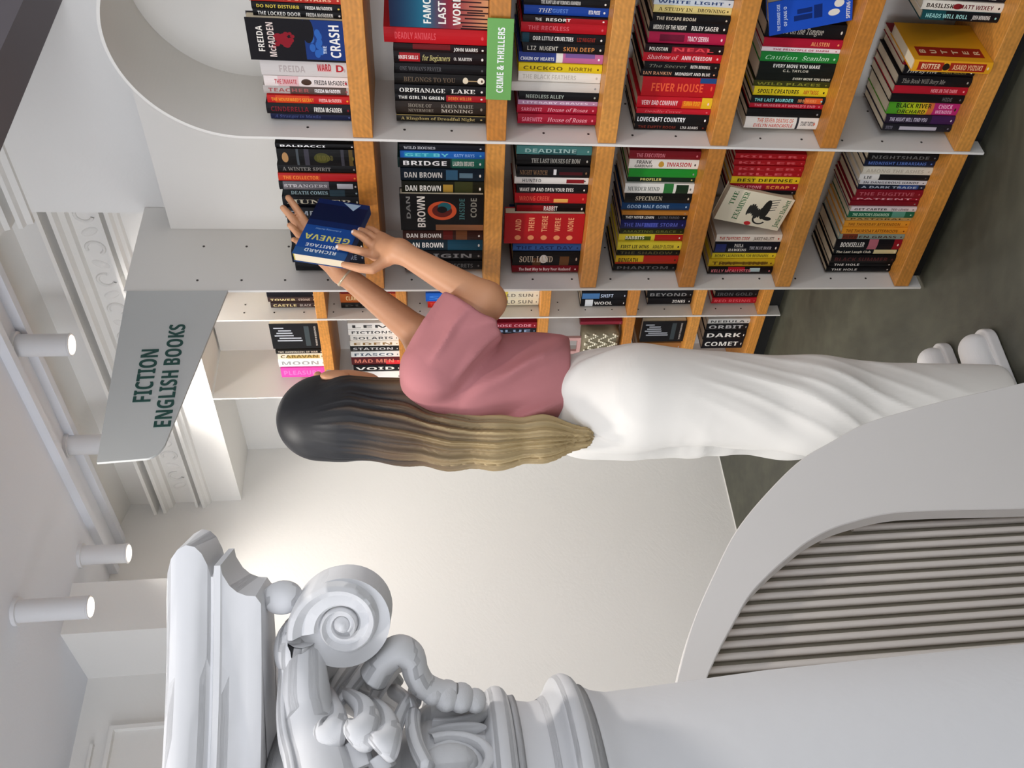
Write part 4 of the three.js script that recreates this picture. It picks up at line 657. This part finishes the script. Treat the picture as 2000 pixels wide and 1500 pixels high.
{
  const lo = (...p) => V(Math.min(...p.map(q => q.x)) - .06, Math.min(...p.map(q => q.y)) - .06, Math.min(...p.map(q => q.z)) - .06);
  const hi = (...p) => V(Math.max(...p.map(q => q.x)) + .06, Math.max(...p.map(q => q.y)) + .06, Math.max(...p.map(q => q.z)) + .06);
  const pr = [J.Rs, J.Re, J.Rw, ...handR.f.flat(), ...handR.th], pl = [J.Ls, J.Le, J.Lw, ...handL.f.flat(), ...handL.th];
  const torso = (x, y, z) => { let d = ell(x, y, z, J.chest, .085, .16, .12); d = smin(d, ell(x, y, z, J.pelvis, .078, .12, .11), .06); for (const [a, b, c] of [[J.Rh, J.Rk, J.Ra], [J.Lh, J.Lk, J.La]]) { d = smin(d, cap(x, y, z, a, b, .066, .055), .03); d = smin(d, cap(x, y, z, b, c, .054, .034), .02); } d = smin(d, cap(x, y, z, J.Rs, V(J.chest.x, 1.30, J.chest.z), .036, .06), .02); d = smin(d, cap(x, y, z, J.Ls, V(J.chest.x, 1.30, J.chest.z), .036, .06), .02); return smin(d, cap(x, y, z, J.neck, J.chest, .05, .08), .04); };
  const body = mergeGeometries([
    clean(fieldGeo((x, y, z) => armD(x, y, z, J.Rs, J.Re, J.Rw, handR), lo(...pr), hi(...pr), 132, ORG)),
    clean(fieldGeo((x, y, z) => armD(x, y, z, J.Ls, J.Le, J.Lw, handL), lo(...pl), hi(...pl), 132, ORG)),
    clean(fieldGeo(headD, V(1.32, 1.27, -1.87), V(1.58, 1.65, -1.66), 84, ORG)),
    clean(fieldGeo(torso, V(1.22, .03, -2.0), V(1.6, 1.42, -1.5), 72, ORG)),
  ]);
  const b = part(person, 'body', body, skin);
  const eyeM = std(0xf0ece6, .3), iris = std(0x2a1a12, .3), lipM = std(0xb5605a, .5);
  for (const s of [-1, 1]) {
    part(b, 'eye', new THREE.SphereGeometry(.011, 14, 10).translate(...headPoint(.084, .006, s * .03).sub(ORG).toArray()), eyeM);
    part(b, 'iris', new THREE.SphereGeometry(.0055, 12, 8).translate(...headPoint(.0902, .006, s * .03).sub(ORG).toArray()), iris);
  }
  for (const f of [handR.f[0], handR.f[1], handR.f[2]]) { const n = new THREE.SphereGeometry(1, 10, 8).scale(.0045, .0045, .0045), p = f[3].clone().addScaledVector(EYE.clone().sub(f[3]).normalize(), .0042).addScaledVector(f[3].clone().sub(f[2]).normalize(), .003).sub(ORG); part(b, 'fingernail', n.translate(p.x, p.y, p.z), std(0xf3e3dc, .25)); }
  part(b, 'lips', new THREE.SphereGeometry(1, 14, 8).scale(.0075, .007, .018).rotateY(HT).translate(...headPoint(.0975, -.052, 0).sub(ORG).toArray()), lipM);
}
// clothes
const fold = (x, y, z, f, k) => noise3(x * f[0] + k, y * f[1] + 3 * k, z * f[2] + 7) ;
{
  const top = std(0xbb797c, .85, { }), hemY = 1.022;
  const sl = (x, y, z, s, e, r0, r1, cut) => {                        // loose sleeve ending in a flat opening
    const b = e.clone().sub(s), L = b.length(); b.normalize();
    const t = (x - s.x) * b.x + (y - s.y) * b.y + (z - s.z) * b.z;
    const d = cap(x, y, z, s, s.clone().addScaledVector(b, L * 1.1), r0, r1);
    const qx = x - s.x - b.x * t, qy = y - s.y - b.y * t, qz = z - s.z - b.z * t, an = Math.atan2(qx * -b.y + qy * b.x, qz), sg = Math.sin(an * 2.5 + t * 6 + 1.5 * noise3(x * 9, y * 9, z * 9)), rg = Math.exp(-sg * sg * 5);
    return smax(d - .015 * rg * Math.max(.25, 1 - .7 * t / L) * Math.max(0, Math.min(1, (t + .005) * 14)) + .003, t - L * cut, .008);
  };
  const shirt = (x, y, z) => {
    let d = ell(x, y, z, V(1.437, 1.235, -1.75), .118, .145, .165);
    d = smin(d, ell(x, y, z, V(1.462, 1.09, -1.755), .122, .15, .160), .07);
    d = smin(d, cap(x, y, z, V(1.41, 1.33, -1.63), V(1.46, 1.335, -1.85), .046, .044), .06);
    d = smin(d, sl(x, y, z, J.Rs.clone().add(V(.014, 0, 0)), J.Re, .072, .084, .80), .014);
    d = smin(d, sl(x, y, z, J.Ls, J.Le, .056, .068, .62), .03);
    // slanting folds across the back and side
    const u = (y - 1.2) * .8 + (x - 1.45) * .9 + (z + 1.75) * .5;
    const sg = Math.sin(u * 22 + 1.8 * noise3(x * 7, y * 7, z * 7)), rg = Math.exp(-sg * sg * 5);
    d += -.018 * rg * Math.min(1, Math.max(0, (1.26 - y) * 7)) * Math.min(1, Math.max(.25, (y - 1.0) * 12)) + .004 + .003 * noise3(x * 22, y * 12, z * 22);
    d = smax(d, hemY + (x - 1.45) * -.08 - y, .006);
    return smax(d, y - 1.385, .01);
  };
  part(person, 'pink_top', fieldGeo(shirt, V(1.24, .98, -2.0), V(1.72, 1.42, -1.46), 120, ORG), top, 'dusty pink short-sleeved top');
  const white = std(0xe9e6e0, .8), wm = white;
  const leg = (x, y, z, h, k, a, r) => smin(cap(x, y, z, h, k, r[0], r[1]), cap(x, y, z, k, a, r[1], r[2]), .05);
  const trousers = (x, y, z) => {
    let d = ell(x, y, z, V(1.418, .95, -1.75), .104, .15, .140);
    d = smin(d, ell(x, y, z, V(1.385, .88, -1.70), .10, .11, .10), .06);
    d = smin(d, leg(x, y, z, J.Rh, J.Rk, J.Ra, [.106, .104, .092]), .04);
    d = smin(d, leg(x, y, z, J.Lh, J.Lk, J.La, [.098, .096, .086]), .04);
    // drape falling in a fan from the seat towards the knee
    const w1 = noise3(x * 4, y * 3, z * 4), rdg = (v, k) => { const q = Math.sin(v); return Math.exp(-q * q * k); }, q = x - .42 * y + .25 * (z + 1.75);
    const zone = Math.max(0, Math.min(1, (.80 - y) * 8)) * Math.max(0, Math.min(1, (y - .12) * 4)), seat = Math.max(0, 1 - Math.abs(y - .78) / .07) * Math.max(0, Math.min(1, (1.40 - x) * 10));
    const vary = Math.max(0, .55 + .9 * noise3(x * 5 + 9, y * 3.5, z * 5)), behind = Math.max(.06, Math.min(1, (1.475 - x) * 6));
    d -= (.0095 * rdg(q * 36 + 1.9 * w1 + .6, 4) * vary + .0035 * rdg(q * 71 + 2.4 * w1, 3)) * zone * behind - .003 * zone;
    d -= .0035 * rdg((y + .8 * x) * 48 + 1.5 * w1, 3) * seat * vary;
    const pl = rdg((x * .8 - z) * 40 + w1, 5); d -= .004 * pl * Math.max(0, Math.min(1, (y - .86) * 7)); // gathers under the waistband
    d += .006 * noise3(x * 16, y * 3.2, z * 16) * Math.min(1, Math.max(0, (.8 - y) * 4));
    d = smax(d, y - 1.07, .006); return smax(d, .045 - y, .006);
  };
  part(person, 'white_trousers', fieldGeo(trousers, V(1.16, .02, -2.0), V(1.62, 1.1, -1.52), 124, ORG), wm, 'loose white trousers');
  const shoeM = std(0xf1f0ef, .5), soleM = std(0xe4e2e0, .6);
  const shoe = (hx, hz, tx, tz) => {
    const H = V(hx, .05, hz), T = V(tx - .035, .045, tz), M = V((hx + tx) / 2 - .02, .075, (hz + tz) / 2);
    const up = (x, y, z) => { let d = cap(x, y, z, H, T, .045, .038); d = smin(d, cap(x, y, z, V(H.x + .01, .09, hz), M, .036, .034), .03); return smax(d, .024 - y, .006); };
    const so = (x, y, z) => { const d = cap(x, 0, z, V(hx, 0, hz), V(tx - .03, 0, tz), .044, .046); return smax(smax(d, y - .030, .008), .002 - y, .004); };
    const s = part(person, 'shoe', fieldGeo(up, V(hx - .07, 0, hz - .08), V(tx + .05, .15, hz + .08), 52, ORG), shoeM, 'white sneaker');
    part(s, 'sole', fieldGeo(so, V(hx - .07, -.01, hz - .08), V(tx + .05, .05, hz + .08), 52, ORG), soleM);
    const lc = []; for (let i = 0; i < 4; i++) { const t = .38 + i * .12, x = hx + (tx - hx) * t, z = hz + (tz - hz) * t, y = .105 - i * .011; lc.push(sweep([V(x - ORG.x, y - .012, z - .028 - ORG.z), V(x - ORG.x, y + .006, z - ORG.z), V(x - ORG.x, y - .012, z + .028 - ORG.z)], () => [.003, .004], 8, 6, V(1, 0, 0))); }
    part(s, 'laces', merged(lc), shoeM);
  };
  shoe(1.30, -1.69, 1.53, -1.672); shoe(1.42, -1.865, 1.65, -1.852);
  // bracelet on the left wrist
  const bd = J.Le.clone().sub(J.Lw).normalize(), bp = J.Lw.clone().addScaledVector(bd, .012).sub(ORG);
  const tor = new THREE.TorusGeometry(.0255, .0032, 8, 28); tor.applyQuaternion(new THREE.Quaternion().setFromUnitVectors(V(0, 0, 1), bd)); tor.translate(bp.x, bp.y, bp.z);
  part(person, 'bracelet', tor, std(0xd8c7a8, .35, { metalness: .4 }));
}
// hair: one volume with combed ridges, dark at the crown and dyed blond towards the tips
{
  const hp = (x, y, z) => hit(x, y, 'z', z), c = [hp(690, 826, -1.745), hp(790, 842, -1.735), hp(880, 862, -1.725), hp(970, 866, -1.715), hp(1060, 858, -1.71), hp(1138, 856, -1.71)];
  const rr = [.078, .066, .054, .048, .041, .020];
  const axis = y => { if (y >= c[0].y) return [c[0].x, c[0].z]; for (let i = 0; i < 5; i++) if (y >= c[i + 1].y) { const t = (c[i].y - y) / (c[i].y - c[i + 1].y); return [c[i].x + (c[i + 1].x - c[i].x) * t, c[i].z + (c[i + 1].z - c[i].z) * t]; } return [c[5].x, c[5].z]; };
  const hair = (x, y, z) => {
    let d = ell(x, y, z, V(1.418, 1.540, -1.765), .100, .097, .078);
    for (let i = 0; i < 5; i++) d = smin(d, cap(x, y, z, c[i], c[i + 1], rr[i], rr[i + 1]), .03);
    d = smin(d, cap(x, y, z, V(1.44, 1.49, -1.715), V(1.40, 1.35, -1.675), .035, .03), .03);             // side of the head down to the shoulder
    const [ax, az] = axis(y), a = Math.atan2(z - az, x - ax), lowy = Math.max(0, Math.min(1, (1.56 - y) * 4));
    d += (.0022 * Math.sin(a * 24 + 1.6 * noise3(a * 2, y * 2, 2)) + .0045 * noise3(a * 7, y * .9, 5) + .002 * noise3(a * 22, y * 1.2, 8)) * lowy;
    const [tx] = turnHead(x, z); return smax(d, tx - (J.head.x + .040 + Math.max(0, y - 1.56) * .5), .02);
  };
  const g = fieldGeo(hair, V(1.20, .95, -1.90), V(1.56, 1.68, -1.54), 150, ORG);
  const p = g.attributes.position, col = new Float32Array(p.count * 3), A_ = new THREE.Color(0x15161b), B_ = new THREE.Color(0x5b4630), C_ = new THREE.Color(0xb09a70), q = new THREE.Color();
  for (let i = 0; i < p.count; i++) {
    const x = p.getX(i) + ORG.x, y = p.getY(i), z = p.getZ(i) + ORG.z, [ax, az] = axis(y), a = Math.atan2(z - az, x - ax);
    const s = y + .06 * noise3(a * 6, y * 1.5, 1) + .04 * noise3(a * 22, y * 1.5, 4);
    if (s > 1.36) q.copy(A_).lerp(B_, Math.max(0, Math.min(1, (1.47 - s) / .11))); else q.copy(B_).lerp(C_, Math.max(0, Math.min(1, (1.36 - s) / .2)));
    q.multiplyScalar(1 + .28 * noise3(a * 26, y * 1.5, 9)); col.set([q.r, q.g, q.b], 3 * i);
  }
  g.setAttribute('color', new THREE.BufferAttribute(col, 3));
  part(person, 'hair', g, std(0xffffff, .55, { vertexColors: true }), 'long straight hair, dark at the crown, blond at the tips');
}
// ---- the book in her hands
{
  const S = 2.215 / 2000, tu = V(-21 * S, -117 * S, .105), tr = V(-98 * S, 7 * S, .004);
  tu.applyMatrix4(toWorld); tr.applyMatrix4(toWorld); tu.normalize(); tr.addScaledVector(tu, -tr.dot(tu)).normalize();
  const nn = new THREE.Vector3().crossVectors(tr, tu), c = at(648, 447, 2.222), h = .176, w = .114, t = .024;
  const g = thing('paperback_book', 'blue paperback with yellow title held in the person\'s hands', 'book');
  g.quaternion.setFromRotationMatrix(new THREE.Matrix4().makeBasis(tr, tu, nn));
  g.position.copy(c.clone().addScaledVector(tu, -h / 2).addScaledVector(nn, -t / 2));
  arts.geneva = (k, W, H) => { k.fillStyle = '#1a4fa0'; k.fillRect(0, 0, W, H); k.fillStyle = '#2f5f9c'; k.fillRect(0, 0, W, H * .12); k.fillStyle = '#10285e'; k.fillRect(0, H * .52, W, H * .48); k.fillStyle = '#0b1a40'; k.fillRect(0, H * .62, W, H * .3);
    word(k, 'RICHARD', W * .2, W * .82, H * .09, H * .075, '#e8eef4'); word(k, 'ARMITAGE', W * .16, W * .84, H * .18, H * .075, '#e8eef4'); word(k, 'GENEVA', W * .05, W * .93, H * .32, H * .13, '#e6e07a'); word(k, 'A stunning thriller', W * .3, W * .8, H * .47, H * .035, '#8fb4e0');
    k.fillStyle = '#aac4dc'; k.beginPath(); k.moveTo(W * .16, H * .98); k.lineTo(W * .26, H * .86); k.lineTo(W * .5, H * .98); k.fill(); };
  boardBook(g, w, h, t, 'geneva', 0x17407f);
  part(g, 'fore_edge', box(w / 2 - .003, w / 2 - .0006, .002, h - .002, -t / 2 + .0012, t / 2 - .0012), std(0xb5a63a, .7), 'yellow sprayed fore-edge');
}
// ---- handbag with pearls standing on the recessed bookcase
{
  const xp = 2.665, a = hit(1180, 634, 'x', xp), b = hit(1180, 700, 'x', xp), y0 = ftops[4], w = Math.abs(a.z - b.z), hh = .155;
  const g = thing('handbag', 'small olive handbag with pearl net and square pink handle on recessed bookcase', 'handbag', V(xp, y0 + .001, (a.z + b.z) / 2));
  const body = fieldGeo((x, y, z) => { const q = [Math.abs(x) - .018, Math.abs(y - hh / 2) - hh / 2 + .03, Math.abs(z) - w / 2 + .03]; return Math.hypot(Math.max(q[0], 0), Math.max(q[1], 0), Math.max(q[2], 0)) - .026 + .004 * noise3(x * 30, y * 30, z * 30); }, V(-.06, -.02, -w / 2 - .03), V(.06, hh + .03, w / 2 + .03), 44, V(0, 0, 0));
  part(g, 'bag_body', body, std(0x7c735c, .7));
  const pearl = new THREE.SphereGeometry(.0042, 8, 6), ps = [], zz = z => -.0455;
  for (let i = 0; i < 5; i++) for (let j = 0; j < 4; j++) { const z = -w / 2 + .02 + (w - .04) * i / 4, y = .018 + j * .038;
    for (const s of [-1, 1]) for (let k = 0; k < 5; k++) { const yy = y + k / 5 * .038, z2 = z + s * k / 5 * (w - .04) / 8; if (Math.abs(z2) < w / 2 - .012 && yy < hh - .008) ps.push(moved(pearl.clone(), zz() + .008 * Math.max(0, Math.abs(z2) / (w / 2) * 2 - 1), yy, z2)); } }
  part(g, 'pearl_net', merged(ps), std(0xece6cf, .25)).userData.kind = 'stuff';
  const pk = std(0xd9a9a4, .5), f = -.012, zc = -.002;
  part(g, 'handle', merged([box(f - .006, f + .006, hh - .004, hh + .010, zc - .045, zc + .045), box(f - .006, f + .006, hh + .07, hh + .086, zc - .045, zc + .045), box(f - .006, f + .006, hh + .01, hh + .07, zc - .045, zc - .030), box(f - .006, f + .006, hh + .01, hh + .07, zc + .030, zc + .045)]), pk);
  part(g, 'strap', sweep([V(f, hh - .01, -.05), V(f - .02, hh + .02, -.06), V(f - .02, hh - .03, -.075), V(f - .01, .04, -.078)], () => [.006, .004], 20, 8, V(1, 0, 0)), std(0xeeeae4, .5));
}

scene.traverse(o => { if (o.isMesh) o.castShadow = o.receiveShadow = true; });
renderer.render(scene, camera);
